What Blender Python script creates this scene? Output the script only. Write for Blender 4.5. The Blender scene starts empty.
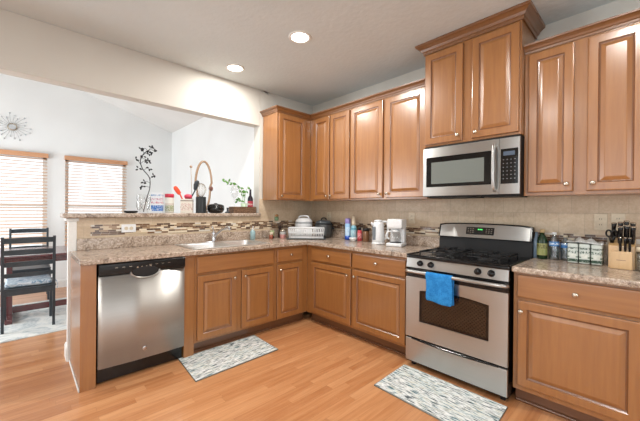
import bpy, bmesh, math, random
from mathutils import Vector, Matrix
random.seed(7)
S = bpy.context.scene
C = S.collection
PI = math.pi
R90 = -PI/2            # units on the range wall face -x

# ------------------------------------------------------------ camera
cam = bpy.data.objects.new('camera', bpy.data.cameras.new('camera'))
C.objects.link(cam); S.camera = cam
yaw, pitch, roll, fpx = 0.8125, -0.0029, 0.0087, 313.83
fw = Vector((math.cos(pitch)*math.cos(yaw), math.cos(pitch)*math.sin(yaw), math.sin(pitch)))
rt = Vector((math.sin(yaw), -math.cos(yaw), 0)); up = rt.cross(fw)
r2 = rt*math.cos(roll)+up*math.sin(roll); u2 = -rt*math.sin(roll)+up*math.cos(roll)
M = Matrix((r2, u2, -fw)).transposed().to_4x4(); M.translation = (-2.9837, -3.3212, 1.2752)
cam.matrix_world = M
cam.data.sensor_width = 36; cam.data.lens = fpx/640*36; cam.data.clip_start = 0.02; cam.data.clip_end = 200

# ------------------------------------------------------------ world, lights, exposure
W = bpy.data.worlds.new('world'); S.world = W; W.use_nodes = True
W.node_tree.nodes['Background'].inputs[0].default_value = (0.93, 0.97, 1.0, 1)
W.node_tree.nodes['Background'].inputs[1].default_value = 1.35
S.view_settings.view_transform = 'Standard'; S.view_settings.look = 'None'
S.view_settings.gamma = 1; S.view_settings.use_curve_mapping = False
S.view_settings.exposure = 0.12
S.cycles.max_bounces = 8; S.cycles.diffuse_bounces = 5; S.cycles.sample_clamp_indirect = 6

def area(name, loc, direction, sx, sy, power, col=(1, 1, 1)):
    l = bpy.data.lights.new(name, 'AREA'); l.shape = 'RECTANGLE'; l.size = sx; l.size_y = sy
    l.energy = power; l.color = col
    o = bpy.data.objects.new(name, l); C.objects.link(o); o.location = loc
    o.rotation_euler = Vector(direction).to_track_quat('-Z', 'Z').to_euler()
    return o
area('daylight_rear_window', (-2.6, -5.62, 1.35), (0, 1, 0.0), 2.6, 2.0, 29, (0.88, 0.96, 1.0))
area('daylight_side_window', (-4.98, -2.6, 1.35), (1, 0, 0), 2.2, 2.0, 14, (0.88, 0.96, 1.0))
area('added_dining_fill', (-4.98, 1.7, 1.15), (1, 0, 0), 2.0, 2.0, 100, (0.92, 0.97, 1.0))  # added lamp off frame that whitens the dining room

# ------------------------------------------------------------ material helpers
def lin(c):
    return tuple((v/255/12.92 if v/255 <= .04045 else ((v/255+.055)/1.055)**2.4) for v in c)+(1,)
class NT:
    def __init__(s, name, rough=.5, metal=0, spec=.5, col=(200, 200, 200)):
        s.m = bpy.data.materials.new(name); s.m.use_nodes = True
        s.t = s.m.node_tree; s.b = s.t.nodes['Principled BSDF']
        s.b.inputs['Base Color'].default_value = lin(col); s.b.inputs['Roughness'].default_value = rough
        s.b.inputs['Metallic'].default_value = metal; s.b.inputs['Specular IOR Level'].default_value = spec
        s._tc = None
    def n(s, typ, **k):
        n = s.t.nodes.new(typ)
        for a, v in k.items(): setattr(n, a, v)
        return n
    def L(s, a, b): s.t.links.new(a, b)
    def obj(s):
        if not s._tc: s._tc = s.n('ShaderNodeTexCoord')
        return s._tc.outputs['Object']
    def mapping(s, scale=(1, 1, 1), rot=(0, 0, 0)):
        m = s.n('ShaderNodeMapping'); m.inputs['Scale'].default_value = scale; m.inputs['Rotation'].default_value = rot
        s.L(s.obj(), m.inputs['Vector']); return m.outputs[0]
    def noise(s, scale, detail=4, rough=.5, vec=None, stretch=(1, 1, 1), dist=0):
        n = s.n('ShaderNodeTexNoise'); n.inputs['Scale'].default_value = scale
        n.inputs['Detail'].default_value = detail; n.inputs['Roughness'].default_value = rough
        n.inputs['Distortion'].default_value = dist
        s.L(vec or s.mapping(stretch), n.inputs['Vector']); return n.outputs[0]
    def ramp(s, fac, stops, interp='LINEAR'):
        r = s.n('ShaderNodeValToRGB'); e = r.color_ramp; e.interpolation = interp
        while len(e.elements) < len(stops): e.elements.new(.5)
        for el, (p, c) in zip(e.elements, stops): el.position = p; el.color = lin(c)
        s.L(fac, r.inputs[0]); return r.outputs[0]
    def mix(s, f, a, b, mode='MIX'):
        x = s.n('ShaderNodeMix', data_type='RGBA', blend_type=mode)
        for i, v in ((0, f), (6, a), (7, b)):
            if isinstance(v, (int, float)): x.inputs[i].default_value = v
            elif isinstance(v, tuple): x.inputs[i].default_value = lin(v)
            else: s.L(v, x.inputs[i])
        return x.outputs[2]
    def math(s, op, a, b=0.0, c=0.0):
        x = s.n('ShaderNodeMath', operation=op)
        for i, v in enumerate((a, b, c)):
            if isinstance(v, (int, float)): x.inputs[i].default_value = v
            else: s.L(v, x.inputs[i])
        return x.outputs[0]
    def uvw(s):
        x = s.n('ShaderNodeSeparateXYZ'); s.L(s.obj(), x.inputs[0]); return x.outputs
    def cells(s, U, V, w, h, stag=1.0, joint=.002, vary=0.0):
        """random value per staggered cell, and a joint mask (1 on the joint)"""
        row = s.math('FLOOR', s.math('DIVIDE', V, h))
        wn = s.n('ShaderNodeTexWhiteNoise', noise_dimensions='1D'); s.L(row, wn.inputs['W'])
        off = s.math('MULTIPLY', wn.outputs[0], stag*w) if stag != .5 else s.math('MULTIPLY', s.math('MODULO', row, 2.0), w*.5)
        u = s.math('ADD', U, off); uc = s.math('DIVIDE', u, w); col = s.math('FLOOR', uc)
        cb = s.n('ShaderNodeCombineXYZ'); s.L(row, cb.inputs[0]); s.L(col, cb.inputs[1])
        w2 = s.n('ShaderNodeTexWhiteNoise', noise_dimensions='2D'); s.L(cb.outputs[0], w2.inputs['Vector'])
        fu = s.math('MULTIPLY', s.math('FRACT', uc), w); fv = s.math('MULTIPLY', s.math('FRACT', s.math('DIVIDE', V, h)), h)
        j = s.math('MAXIMUM', s.math('LESS_THAN', fu, joint), s.math('LESS_THAN', fv, joint))
        return w2.outputs[0], j
    def col(s, o): s.L(o, s.b.inputs['Base Color']); return s
    def bump(s, h, strength=.2, dist=.002):
        b = s.n('ShaderNodeBump'); b.inputs['Strength'].default_value = strength; b.inputs['Distance'].default_value = dist
        s.L(h, b.inputs['Height']); s.L(b.outputs[0], s.b.inputs['Normal']); return s

def plain(name, col, rough=.5, metal=0, spec=.5, vary=.06):
    t = NT(name, rough, metal, spec, col)
    if vary:
        f = t.noise(60, 3); d = tuple(max(0, int(c*(1-vary))) for c in col); e = tuple(min(255, int(c*(1+vary*.6))) for c in col)
        t.col(t.ramp(f, [(.3, d), (.7, e)]))
    return t.m
def wood(name, a, b, axis='z', rough=.33, scale=1.0):
    t = NT(name, rough); st = {'z': (22, 22, 1.6), 'x': (1.6, 22, 22), 'y': (22, 1.6, 22)}[axis]
    st = tuple(v*scale for v in st)
    f = t.noise(1.6, 6, .6, stretch=st, dist=.35); g = t.noise(2.5, 3, .5)
    c = t.ramp(f, [(.3, b), (.68, a)]); d = t.ramp(g, [(.3, tuple(int(v*.93) for v in a)), (.7, a)])
    t.col(t.mix(.35, c, d)); t.b.inputs['Coat Weight'].default_value = .7; t.b.inputs['Coat IOR'].default_value = 1.7; t.b.inputs['Coat Roughness'].default_value = .23
    return t.m
def glass(name, col=(255, 255, 255), amt=.86, rough=.02):
    t = NT(name); out = t.t.nodes['Material Output']
    tr = t.n('ShaderNodeBsdfTransparent'); tr.inputs[0].default_value = lin(col)
    gl = t.n('ShaderNodeBsdfGlossy'); gl.inputs['Roughness'].default_value = rough
    lw = t.n('ShaderNodeLayerWeight'); lw.inputs['Blend'].default_value = .35
    f = t.math('MULTIPLY_ADD', t.math('POWER', lw.outputs['Facing'], 3.0), .45, (1-amt)*.5)
    mx = t.n('ShaderNodeMixShader'); t.L(f, mx.inputs[0]); t.L(tr.outputs[0], mx.inputs[1]); t.L(gl.outputs[0], mx.inputs[2])
    t.L(mx.outputs[0], out.inputs['Surface']); return t.m
def emit(name, col, strength):
    t = NT(name, .3, col=(30, 34, 38)); t.b.inputs['Emission Color'].default_value = lin(col); t.b.inputs['Emission Strength'].default_value = strength
    return t.m

M_ = {}
M_['wood'] = wood('maple_wood', (160, 107, 57), (135, 86, 42))
M_['woodx'] = wood('maple_wood_horizontal', (160, 107, 57), (135, 86, 42), 'x')
M_['crown'] = wood('maple_crown', (128, 84, 46), (106, 66, 34), 'x')
M_['crowny'] = wood('maple_crown', (128, 84, 46), (106, 66, 34), 'y')
M_['kick'] = wood('maple_kick', (112, 72, 44), (94, 58, 35), 'x')
M_['glaze'] = wood('dark_glaze_wood', (124, 78, 42), (102, 60, 32))
M_['block'] = wood('knife_block_wood', (206, 168, 116), (186, 146, 96))
M_['blind'] = wood('blind_wood', (205, 150, 108), (190, 134, 94), 'x', .5)
M_['slat'] = wood('blind_slat_wood_backlit', (228, 190, 158), (216, 176, 144), 'x', .5)  # same wood as the valance, paler: window glow painted into the slats
M_['cherry'] = wood('cherry_wood', (96, 30, 32), (70, 20, 24), 'x', .25)
M_['bentwood'] = wood('bent_wood', (170, 140, 110), (140, 110, 82))
M_['nickel'] = plain('brushed_nickel', (205, 195, 180), .25, 1, vary=.03)
M_['chrome'] = plain('chrome', (220, 222, 226), .1, 1, vary=.02)
M_['black'] = plain('black_enamel', (14, 14, 16), .18, 0, .5, vary=.1)
M_['blackmat'] = plain('matte_black', (24, 24, 26), .55, 0, .4, vary=.1)
M_['iron'] = plain('cast_iron', (28, 28, 30), .5, .3, vary=.15)
M_['white'] = plain('white_plastic', (228, 230, 232), .3, vary=.02)
M_['trimwhite'] = plain('white_paint', (225, 225, 222), .4, vary=.02)
M_['cream'] = plain('cream_stone', (205, 186, 160), .35, vary=.08)
M_['plate'] = plain('almond_plate', (208, 194, 170), .4, vary=.04)
M_['chair'] = plain('charcoal_paint', (44, 52, 58), .35, vary=.06)
M_['blackglass'] = plain('black_glass', (9, 9, 11), .05, 0, .6, vary=0)
M_['clear'] = glass('clear_glass')
M_['pane'] = glass('window_glass', amt=.95)
M_['keygrey'] = plain('key_grey', (120, 122, 124), .5)
M_['lens'] = emit('lamp_lens', (255, 244, 226), 14)
M_['led'] = emit('green_led', (90, 255, 120), 1.2)
M_['lcd'] = emit('lcd_display', (130, 150, 176), .3)

def steel(name, axis='x', rough=.22, col=(190, 190, 188)):
    t = NT(name, rough, 1, .5, col)
    st = {'x': (1, 1, 220), 'z': (220, 220, 1)}[axis]
    f = t.noise(3, 3, .6, stretch=st)
    t.col(t.ramp(f, [(.3, tuple(int(c*.97) for c in col)), (.7, col)]))
    r = t.math('MULTIPLY_ADD', f, .05, rough-.03); t.L(r, t.b.inputs['Roughness'])
    tg = t.n('ShaderNodeTangent', direction_type='UV_MAP'); t.L(tg.outputs[0], t.b.inputs['Tangent']); t.b.inputs['Anisotropic'].default_value = .85
    return t.m
M_['steel'] = steel('stainless_steel', 'x', .3); M_['steelz'] = steel('stainless_steel_vertical', 'x', .36, (178, 176, 172))
M_['steelz'].node_tree.nodes['Principled BSDF'].inputs['Anisotropic'].default_value = .97
M_['sinksteel'] = plain('sink_steel', (222, 223, 224), .38, 1, vary=.03)

def granite():
    t = NT('speckled_laminate', .2)
    a = t.noise(11, 8, .74, dist=.9); b = t.noise(70, 6, .7)
    c1 = t.ramp(a, [(.32, (70, 56, 48)), (.41, (116, 96, 82)), (.47, (172, 152, 136)), (.52, (204, 188, 174)), (.57, (146, 122, 104)), (.63, (186, 168, 154)), (.72, (90, 72, 62))])
    c2 = t.ramp(b, [(.36, (66, 54, 48)), (.5, (158, 138, 118)), (.64, (222, 212, 198))])
    t.col(t.mix(.45, c1, c2)); return t.m
M_['granite'] = granite()

def tile(name, axis):
    t = NT(name, .38); o = t.uvw(); U = o[0] if axis == 'x' else o[1]; V = t.math('SUBTRACT', o[2], 1.112)
    v, j = t.cells(t.math('ADD', U, 10.0), t.math('ADD', V, 4*.1524), .1524, .1524, .5, .003)
    n = t.noise(7, 6, .65, dist=.5); n2 = t.noise(55, 4, .7)
    c = t.ramp(n, [(.3, (180, 158, 132)), (.5, (196, 174, 146)), (.7, (208, 190, 164))])
    c = t.mix(.25, c, t.ramp(v, [(0, (176, 154, 128)), (1, (218, 202, 178))]))
    c = t.mix(.18, c, t.ramp(n2, [(.35, (150, 128, 104)), (.65, (226, 212, 192))]))
    c = t.mix(t.math('MULTIPLY', j, .6), c, (160, 144, 124)); t.col(c); return t.m
def mosaic(name, axis):
    t = NT(name, .15); o = t.uvw(); U = o[0] if axis == 'x' else o[1]
    v, j = t.cells(t.math('ADD', U, 10.0), t.math('SUBTRACT', o[2], 1.0), .062, .0158, 1.0, .0018)
    c = t.ramp(v, [(0, (74, 50, 38)), (.2, (112, 82, 60)), (.36, (196, 176, 148)), (.52, (222, 208, 184)), (.66, (92, 66, 48)), (.8, (150, 122, 94)), (.9, (206, 200, 190))], 'CONSTANT')
    t.col(t.mix(j, c, (196, 180, 158))); return t.m
def floor_mat():
    t = NT('oak_laminate', .3); o = t.uvw()
    U = t.math('ADD', o[0], 20.0); V = t.math('ADD', o[1], 20.0)
    v, j = t.cells(U, V, .62, .0635, 1.0, .0012)
    cb = t.n('ShaderNodeCombineXYZ'); t.L(t.math('ADD', o[0], t.math('MULTIPLY', v, 9.0)), cb.inputs[0]); t.L(t.math('MULTIPLY', o[1], 16.0), cb.inputs[1]); t.L(v, cb.inputs[2])
    g = t.noise(2.2, 6, .6, vec=cb.outputs[0], dist=.6)
    c = t.ramp(v, [(0, (172, 110, 66)), (.35, (188, 128, 82)), (.7, (198, 140, 94)), (1, (208, 152, 106))])
    c = t.mix(.38, c, t.ramp(g, [(.32, (160, 98, 56)), (.68, (216, 164, 118))]))
    c = t.mix(t.math('MULTIPLY', j, .45), c, (120, 72, 40)); t.col(c)
    t.b.inputs['Coat Weight'].default_value = .3; t.b.inputs['Coat Roughness'].default_value = .2
    return t.m
M_['tilex'] = tile('travertine_tile', 'x'); M_['tiley'] = tile('travertine_tile_side', 'y')
M_['mosx'] = mosaic('strip_mosaic', 'x'); M_['mosy'] = mosaic('strip_mosaic_side', 'y')
M_['floor'] = floor_mat()
def wallm(name, col, bs=.1, sc=90, d=.001):
    t = NT(name, .75, 0, .25, col); n = t.noise(sc, 4)
    t.col(t.ramp(t.noise(2, 2), [(.3, tuple(int(c*.98) for c in col)), (.7, col)])); t.bump(n, bs, d); return t.m
M_['wall'] = wallm('wall_paint', (206, 203, 195))
M_['wallwhite'] = wallm('dining_wall_paint', (232, 234, 234))
M_['ceil'] = wallm('knockdown_ceiling', (212, 220, 222), .6, 26, .006)
M_['ceilwhite'] = wallm('vault_ceiling_paint', (226, 226, 224))

def rug_mat():
    t = NT('streaky_rug', .95, 0, .1); o = t.uvw()
    cb = t.n('ShaderNodeCombineXYZ'); t.L(t.math('MULTIPLY', o[0], 13.0), cb.inputs[0]); t.L(t.math('MULTIPLY', o[1], 90.0), cb.inputs[1])
    g = t.noise(1, 2, .5, vec=cb.outputs[0], dist=.2); h = t.noise(9, 2)
    c = t.ramp(g, [(.30, (52, 60, 64)), (.40, (96, 106, 110)), (.46, (196, 202, 202)), (.54, (236, 238, 238)), (.60, (216, 218, 214)), (.67, (110, 118, 118))])
    c2 = t.ramp(g, [(.30, (70, 100, 108)), (.42, (140, 160, 164)), (.5, (222, 228, 228)), (.62, (206, 204, 190)), (.70, (120, 118, 104))])
    t.col(t.mix(t.ramp(h, [(.42, (0, 0, 0)), (.58, (255, 255, 255))]), c, c2)); t.bump(g, .4, .003); return t.m
M_['rug'] = rug_mat()
M_['rugedge'] = plain('rug_binding', (128, 132, 128), .9, vary=.1)
def drug():
    t = NT('pale_area_rug', .95, 0, .1)
    n = t.noise(5, 7, .7, dist=1.2); t.col(t.ramp(n, [(.36, (160, 168, 172)), (.46, (200, 204, 204)), (.56, (224, 224, 220))])); return t.m
M_['drug'] = drug()
def cushion():
    t = NT('blue_cloth', .9); n = t.noise(12, 4, .6, dist=1.5)
    t.col(t.ramp(n, [(.4, (120, 150, 176)), (.5, (214, 222, 228)), (.62, (150, 172, 190))])); return t.m
M_['cushion'] = cushion()
def towelm():
    t = NT('blue_terry', .95, 0, .1); n = t.noise(260, 3); m = t.noise(22, 4, .7)
    t.col(t.mix(.4, t.ramp(n, [(.3, (24, 104, 176)), (.7, (70, 158, 224))]), t.ramp(m, [(.4, (22, 96, 168)), (.6, (60, 150, 218))]))); t.bump(n, .6, .003); return t.m
M_['towel'] = towelm()
def ovenglass():
    t = NT('oven_window_glass', .08, 0, .5); o = t.uvw()
    a = t.math('FRACT', t.math('MULTIPLY', t.math('ADD', o[0], o[2]), 38.0)); b = t.math('FRACT', t.math('MULTIPLY', t.math('SUBTRACT', o[0], o[2]), 38.0))
    k = t.math('MAXIMUM', t.math('LESS_THAN', a, .16), t.math('LESS_THAN', b, .16))
    t.col(t.mix(k, (40, 28, 20), (62, 45, 33))); return t.m
M_['ovenglass'] = ovenglass()
def wicker(name, a, b):
    t = NT(name, .8); o = t.uvw(); v, j = t.cells(t.math('ADD', t.math('ADD', o[0], o[1]), 5.0), o[2], .014, .007, .5, .0014)
    t.col(t.mix(j, t.ramp(v, [(0, a), (1, b)]), (50, 34, 24))); return t.m
M_['wicker'] = wicker('brown_wicker', (96, 70, 52), (138, 106, 80))
def printed(name, base, blocks, rough=.35):
    """wrapper or label print: stacked colour bands by height fraction, broken up by noise; blocks = [(z0, z1, colour, breakup)]"""
    t = NT(name, rough, col=base); o = t.uvw(); c = base
    n = t.noise(120, 3, .6)
    for z0, z1, col, br in blocks:
        m = t.math('MULTIPLY', t.math('GREATER_THAN', o[2], z0), t.math('LESS_THAN', o[2], z1))
        if br: m = t.math('MULTIPLY', m, t.math('GREATER_THAN', n, br))
        c = t.mix(m, c, col)
    t.col(c); return t.m

# ------------------------------------------------------------ mesh helpers
def new(name, bm, mat, parent=None, smooth=False, bevel=0, seg=2, loc=None, rotz=0):
    me = bpy.data.meshes.new(name); bmesh.ops.recalc_face_normals(bm, faces=bm.faces); bm.to_mesh(me); bm.free()
    mats = mat if isinstance(mat, (list, tuple)) else [mat]
    for m in mats: me.materials.append(M_[m] if isinstance(m, str) else m)
    if mat in ('steel', 'steelz'):   # UVs give the brushing its direction
        uv = me.uv_layers.new(name='UVMap')
        for l in me.loops: v = me.vertices[l.vertex_index].co; uv.data[l.index].uv = (v.z, v.x+.3*v.y)
    o = bpy.data.objects.new(name, me); C.objects.link(o)
    if parent: o.parent = parent
    if loc: o.location = loc
    o.rotation_euler.z = rotz
    if smooth:
        for p in me.polygons: p.use_smooth = True
    if bevel:
        b = o.modifiers.new('bevel', 'BEVEL'); b.width = bevel; b.segments = seg; b.limit_method = 'ANGLE'; b.angle_limit = math.radians(40)
        for p in me.polygons: p.use_smooth = True
        w = o.modifiers.new('wn', 'WEIGHTED_NORMAL'); w.keep_sharp = True
    return o
def bx(bm, x0, x1, y0, y1, z0, z1, mi=0, M=None):
    vs = [bm.verts.new((x, y, z)) for x in (x0, x1) for y in (y0, y1) for z in (z0, z1)]
    fs = [(0, 1, 3, 2), (4, 6, 7, 5), (0, 4, 5, 1), (2, 3, 7, 6), (0, 2, 6, 4), (1, 5, 7, 3)]
    for f in fs:
        q = bm.faces.new([vs[i] for i in f]); q.material_index = mi
    if M is not None: bmesh.ops.transform(bm, matrix=M, verts=vs)
    return vs
def box(name, dims, mat, parent=None, bevel=.002, **k):
    bm = bmesh.new(); bx(bm, *dims); return new(name, bm, mat, parent, bevel=bevel, **k)
def lathe(bm, prof, c=(0, 0, 0), seg=20, axis='z', sy=1.0, mi=0, cap=True):
    """prof = [(radius, height)...]"""
    rings = []
    for r, h in prof:
        ring = []
        for i in range(seg):
            a = 2*PI*i/seg; p = (r*math.cos(a), r*math.sin(a)*sy, h)
            if axis == 'y': p = (p[0], -p[2], p[1])
            if axis == 'x': p = (p[2], p[0], p[1])
            ring.append(bm.verts.new((c[0]+p[0], c[1]+p[1], c[2]+p[2])))
        rings.append(ring)
    for a, b in zip(rings, rings[1:]):
        for i in range(seg):
            j = (i+1) % seg; f = bm.faces.new((a[i], a[j], b[j], b[i])); f.material_index = mi; f.smooth = True
    if cap:
        for r in (rings[0], rings[-1]):
            f = bm.faces.new(r); f.material_index = mi
def tube(bm, pts, r, seg=8, closed=False, mi=0):
    pts = [Vector(p) for p in pts]; n = len(pts); rings = []; prev = None
    for i, p in enumerate(pts):
        if closed: d = pts[(i+1) % n]-pts[i-1]
        else: d = pts[min(i+1, n-1)]-pts[max(i-1, 0)]
        d.normalize()
        if prev is None:
            prev = d.orthogonal().normalized()
        else:
            prev = (prev-d*prev.dot(d)); prev = prev.normalized() if prev.length > 1e-6 else d.orthogonal().normalized()
        q = d.cross(prev); rr = r[i] if isinstance(r, (list, tuple)) else r
        rings.append([bm.verts.new(p+prev*rr*math.cos(2*PI*k/seg)+q*rr*math.sin(2*PI*k/seg)) for k in range(seg)])
    m = n if closed else n-1
    for i in range(m):
        a, b = rings[i], rings[(i+1) % n]
        for k in range(seg):
            f = bm.faces.new((a[k], a[(k+1) % seg], b[(k+1) % seg], b[k])); f.smooth = True; f.material_index = mi
    if not closed:
        bm.faces.new(rings[0]); bm.faces.new(rings[-1])
def arc(n, f): return [f(i/n) for i in range(n+1)]
def smoothpts(P, k=6):
    P = [Vector(p) for p in P]; out = []
    for i in range(len(P)-1):
        a, b, c, d = P[max(i-1, 0)], P[i], P[i+1], P[min(i+2, len(P)-1)]
        for j in range(k):
            t = j/k; out.append(.5*((2*b)+(c-a)*t+(2*a-5*b+4*c-d)*t*t+(3*b-3*c+d-a)*t**3))
    out.append(P[-1]); return out
def sweep(bm, path, prof, mi=0):
    """path: XY points; prof: (outward, z); outward is to the right of travel; mitred"""
    P = [Vector(p) for p in path]; rows = []
    for i, p in enumerate(P):
        ns = []
        for a, b in ((i-1, i), (i, i+1)):
            if 0 <= a and b < len(P):
                d = (P[b]-P[a]).normalized(); ns.append(Vector((d.y, -d.x)))
        nrm = ns[0] if len(ns) == 1 else (ns[0]+ns[1]).normalized()/max(.3, (ns[0]+ns[1]).normalized().dot(ns[0]))
        rows.append([bm.verts.new((p.x+nrm.x*o, p.y+nrm.y*o, z)) for o, z in prof])
    k = len(prof)
    for a, b in zip(rows, rows[1:]):
        for i in range(k):
            f = bm.faces.new((a[i], a[(i+1) % k], b[(i+1) % k], b[i])); f.material_index = mi
    bm.faces.new(rows[0]); bm.faces.new(rows[-1])
def thing(name, label, cat, loc=(0, 0, 0), rotz=0, group=None):
    o = bpy.data.objects.new(name, None); C.objects.link(o); o.location = loc; o.rotation_euler.z = rotz
    o.empty_display_size = .05; return tag(o, label, cat, group)
def tag(o, label, cat, group=None):
    o['label'] = label; o['category'] = cat
    if group: o['group'] = group
    return o
def struct(o): o['kind'] = 'structure'; return o

# ------------------------------------------------------------ the room
XL, YB, YD = -4.8, -5.4, 3.15
box('floor', (XL-.1, .12, YB-.1, YD+.1, -.1, 0), 'floor', bevel=0); struct(bpy.data.objects['floor'])
box('ceiling', (XL-.1, .12, YB-.1, .13, 2.743, 2.86), 'ceil', bevel=0); struct(bpy.data.objects['ceiling'])
struct(box('wall_right', (0, .12, YB-.1, .13, 0, 2.743), 'wall', bevel=0))
# wall behind the corner cabinets, header over the bar, half wall under the bar
struct(box('wall_back', (-.87, 0, 0, .13, 0, 2.743), 'wall', bevel=0))
struct(box('wall_header', (XL, -.87, 0, .13, 2.30, 2.743), 'wall', bevel=.004))
struct(box('wall_half', (-2.705, -.87, 0, .13, 0, 1.187), 'wallwhite', bevel=.002))
# dining room
bm = bmesh.new()
top = lambda x: 2.75+.32*(-.87-x)
vs = [(-.87, .13, 0), (-.87, YD, 0), (-.87, YD, 2.75), (-.87, .13, 2.75)]
bx(bm, -.87, -.75, .13, YD+.1, 0, 2.8); struct(new('wall_dining_right', bm, 'wallwhite'))
def ngon_slab(name, pts, depth, mat):
    bm = bmesh.new(); f = bm.faces.new([bm.verts.new(p) for p in pts]); r = bmesh.ops.extrude_face_region(bm, geom=[f])
    bmesh.ops.translate(bm, vec=depth, verts=[v for v in r['geom'] if isinstance(v, bmesh.types.BMVert)])
    return struct(new(name, bm, mat))
ngon_slab('ceiling_vault', [(-.75, .0, top(-.75)), (XL-.1, .0, top(XL-.1)), (XL-.1, YD+.1, top(XL-.1)), (-.75, YD+.1, top(-.75))], (0, 0, .1), 'ceilwhite')
ngon_slab('wall_gable', [(-.75, .03, 2.86), (XL-.1, .03, 2.86), (XL-.1, .03, top(XL-.1)), (-.75, .03, 2.862)], (0, .1, 0), 'wallwhite')
# far dining wall with two window openings
WIN = [(-2.49, -1.645), (-3.60, -2.715)]; WZ0, WZ1 = .55, 2.06
bm = bmesh.new()
for x0, x1 in ((-1.645, -.87), (-2.715, -2.49), (XL-.1, -3.60)): bx(bm, x0, x1, YD, YD+.12, 0, WZ1)
for x0, x1 in WIN: bx(bm, x0, x1, YD, YD+.12, 0, WZ0)
f = bm.faces.new([bm.verts.new(p) for p in ((-.87, YD, WZ1), (XL-.1, YD, WZ1), (XL-.1, YD, top(XL-.1)), (-.87, YD, top(-.87)))])
r = bmesh.ops.extrude_face_region(bm, geom=[f]); bmesh.ops.translate(bm, vec=(0, .12, 0), verts=[v for v in r['geom'] if isinstance(v, bmesh.types.BMVert)])
struct(new('wall_dining_far', bm, 'wallwhite'))
def window(n, M, w, z0, z1, cross=True):
    e = bpy.data.objects.new('window_%d' % n, None); C.objects.link(e); e.matrix_world = M; struct(e)
    bm = bmesh.new()
    for a, b, c, d in ((0, w, z0, z0+.045), (0, w, z1-.045, z1), (0, .045, z0, z1), (w-.045, w, z0, z1)): bx(bm, a, b, .04, .09, c, d)
    if cross: bx(bm, 0, w, .035, .085, (z0+z1)/2-.02, (z0+z1)/2+.02)
    else: bx(bm, w/2-.03, w/2+.03, .035, .085, z0, z1)
    new('window_frame', bm, 'trimwhite', e, bevel=.003)
    box('window_pane', (.04, w-.04, .06, .064, z0+.04, z1-.04), 'pane', e, bevel=0)
for i, (x0, x1) in enumerate(WIN): window(i+1, Matrix.Translation((x0, YD, 0)), x1-x0, WZ0, WZ1)
# left and rear walls (off frame) with glazed openings that bring in the daylight
bm = bmesh.new()
for y0, y1, z0, z1 in ((YB-.1, -3.75, 0, 5), (-1.45, .65, 0, 5), (2.75, YD+.1, 0, 5), (-3.75, -1.45, 0, .25), (-3.75, -1.45, 2.4, 5), (.65, 2.75, 2.2, 5)): bx(bm, XL-.1, XL, y0, y1, z0, z1)
struct(new('wall_left', bm, 'wall'))
window(3, Matrix.Translation((XL, -3.75, 0)) @ Matrix.Rotation(PI/2, 4, 'Z'), 2.3, .25, 2.4, False)
window(4, Matrix.Translation((XL, .65, 0)) @ Matrix.Rotation(PI/2, 4, 'Z'), 2.1, .02, 2.2, False)  # unseen patio glazing, added to let light into the dining room
bm = bmesh.new()
for x0, x1, z0, z1 in ((XL-.1, -3.95, 0, 2.743), (-1.25, .12, 0, 2.743), (-3.95, -1.25, 0, .25), (-3.95, -1.25, 2.4, 2.743)): bx(bm, x0, x1, YB-.1, YB, z0, z1)
struct(new('wall_rear', bm, 'wall'))
window(5, Matrix.Translation((-1.25, YB, 0)) @ Matrix.Rotation(PI, 4, 'Z'), 2.7, .25, 2.4, False)
# baseboards
bp = [(0, 0), (.014, 0), (.014, .09), (.008, .115), (0, .12)]
bm = bmesh.new(); sweep(bm, [(XL, YD), (-.87, YD), (-.87, .13)], bp); struct(new('baseboard_dining', bm, 'trimwhite'))
bm = bmesh.new(); sweep(bm, [(-2.64, .13), (-2.705, .13), (-2.705, -.002)][::-1], [(-a, z) for a, z in bp]); struct(new('baseboard_half_wall', bm, 'trimwhite'))
# cap trim under the bar at the wall end
struct(box('trim_1', (-2.725, -2.64, -.018, .15, 1.16, 1.186), 'trimwhite', bevel=.004))
# cream corner post facing of the half wall
struct(box('trim_2', (-2.712, -2.655, -.020, .0, .0, 1.16), 'trimwhite', bevel=.002))

# tiled backsplash and mosaic band
bm = bmesh.new(); bx(bm, -2.655, -.87, -.010, 0, .93, 1.187); bx(bm, -.87, 0, -.010, 0, .93, 1.40)
struct(new('wall_tile_back', bm, 'tilex'))
struct(box('wall_tile_side', (-.010, 0, -3.45, -.010, .92, 1.42), 'tiley', bevel=0))
def band(name, wall, u0, u1, z0, z1, mat):
    bm = bmesh.new(); h = .0158; k0 = round((z0-1)/h); k1 = round((z1-1)/h); rr = random.Random(3)
    for k in range(k0, k1):
        a = u0+rr.choice((0, 0, .03, .06)) ; b = u1
        if wall == 'y': bx(bm, -.0135, -.009, a, b, 1+k*h, 1+k*h+h)
        else: bx(bm, a, b, -.0135, -.009, 1+k*h, 1+k*h+h)
    struct(new(name, bm, mat))
band('trim_3', 'x', -2.56, -.012, 1.025, 1.122, 'mosx')
band('trim_4', 'y', -3.44, -.012, 1.03, 1.11, 'mosy')

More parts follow.
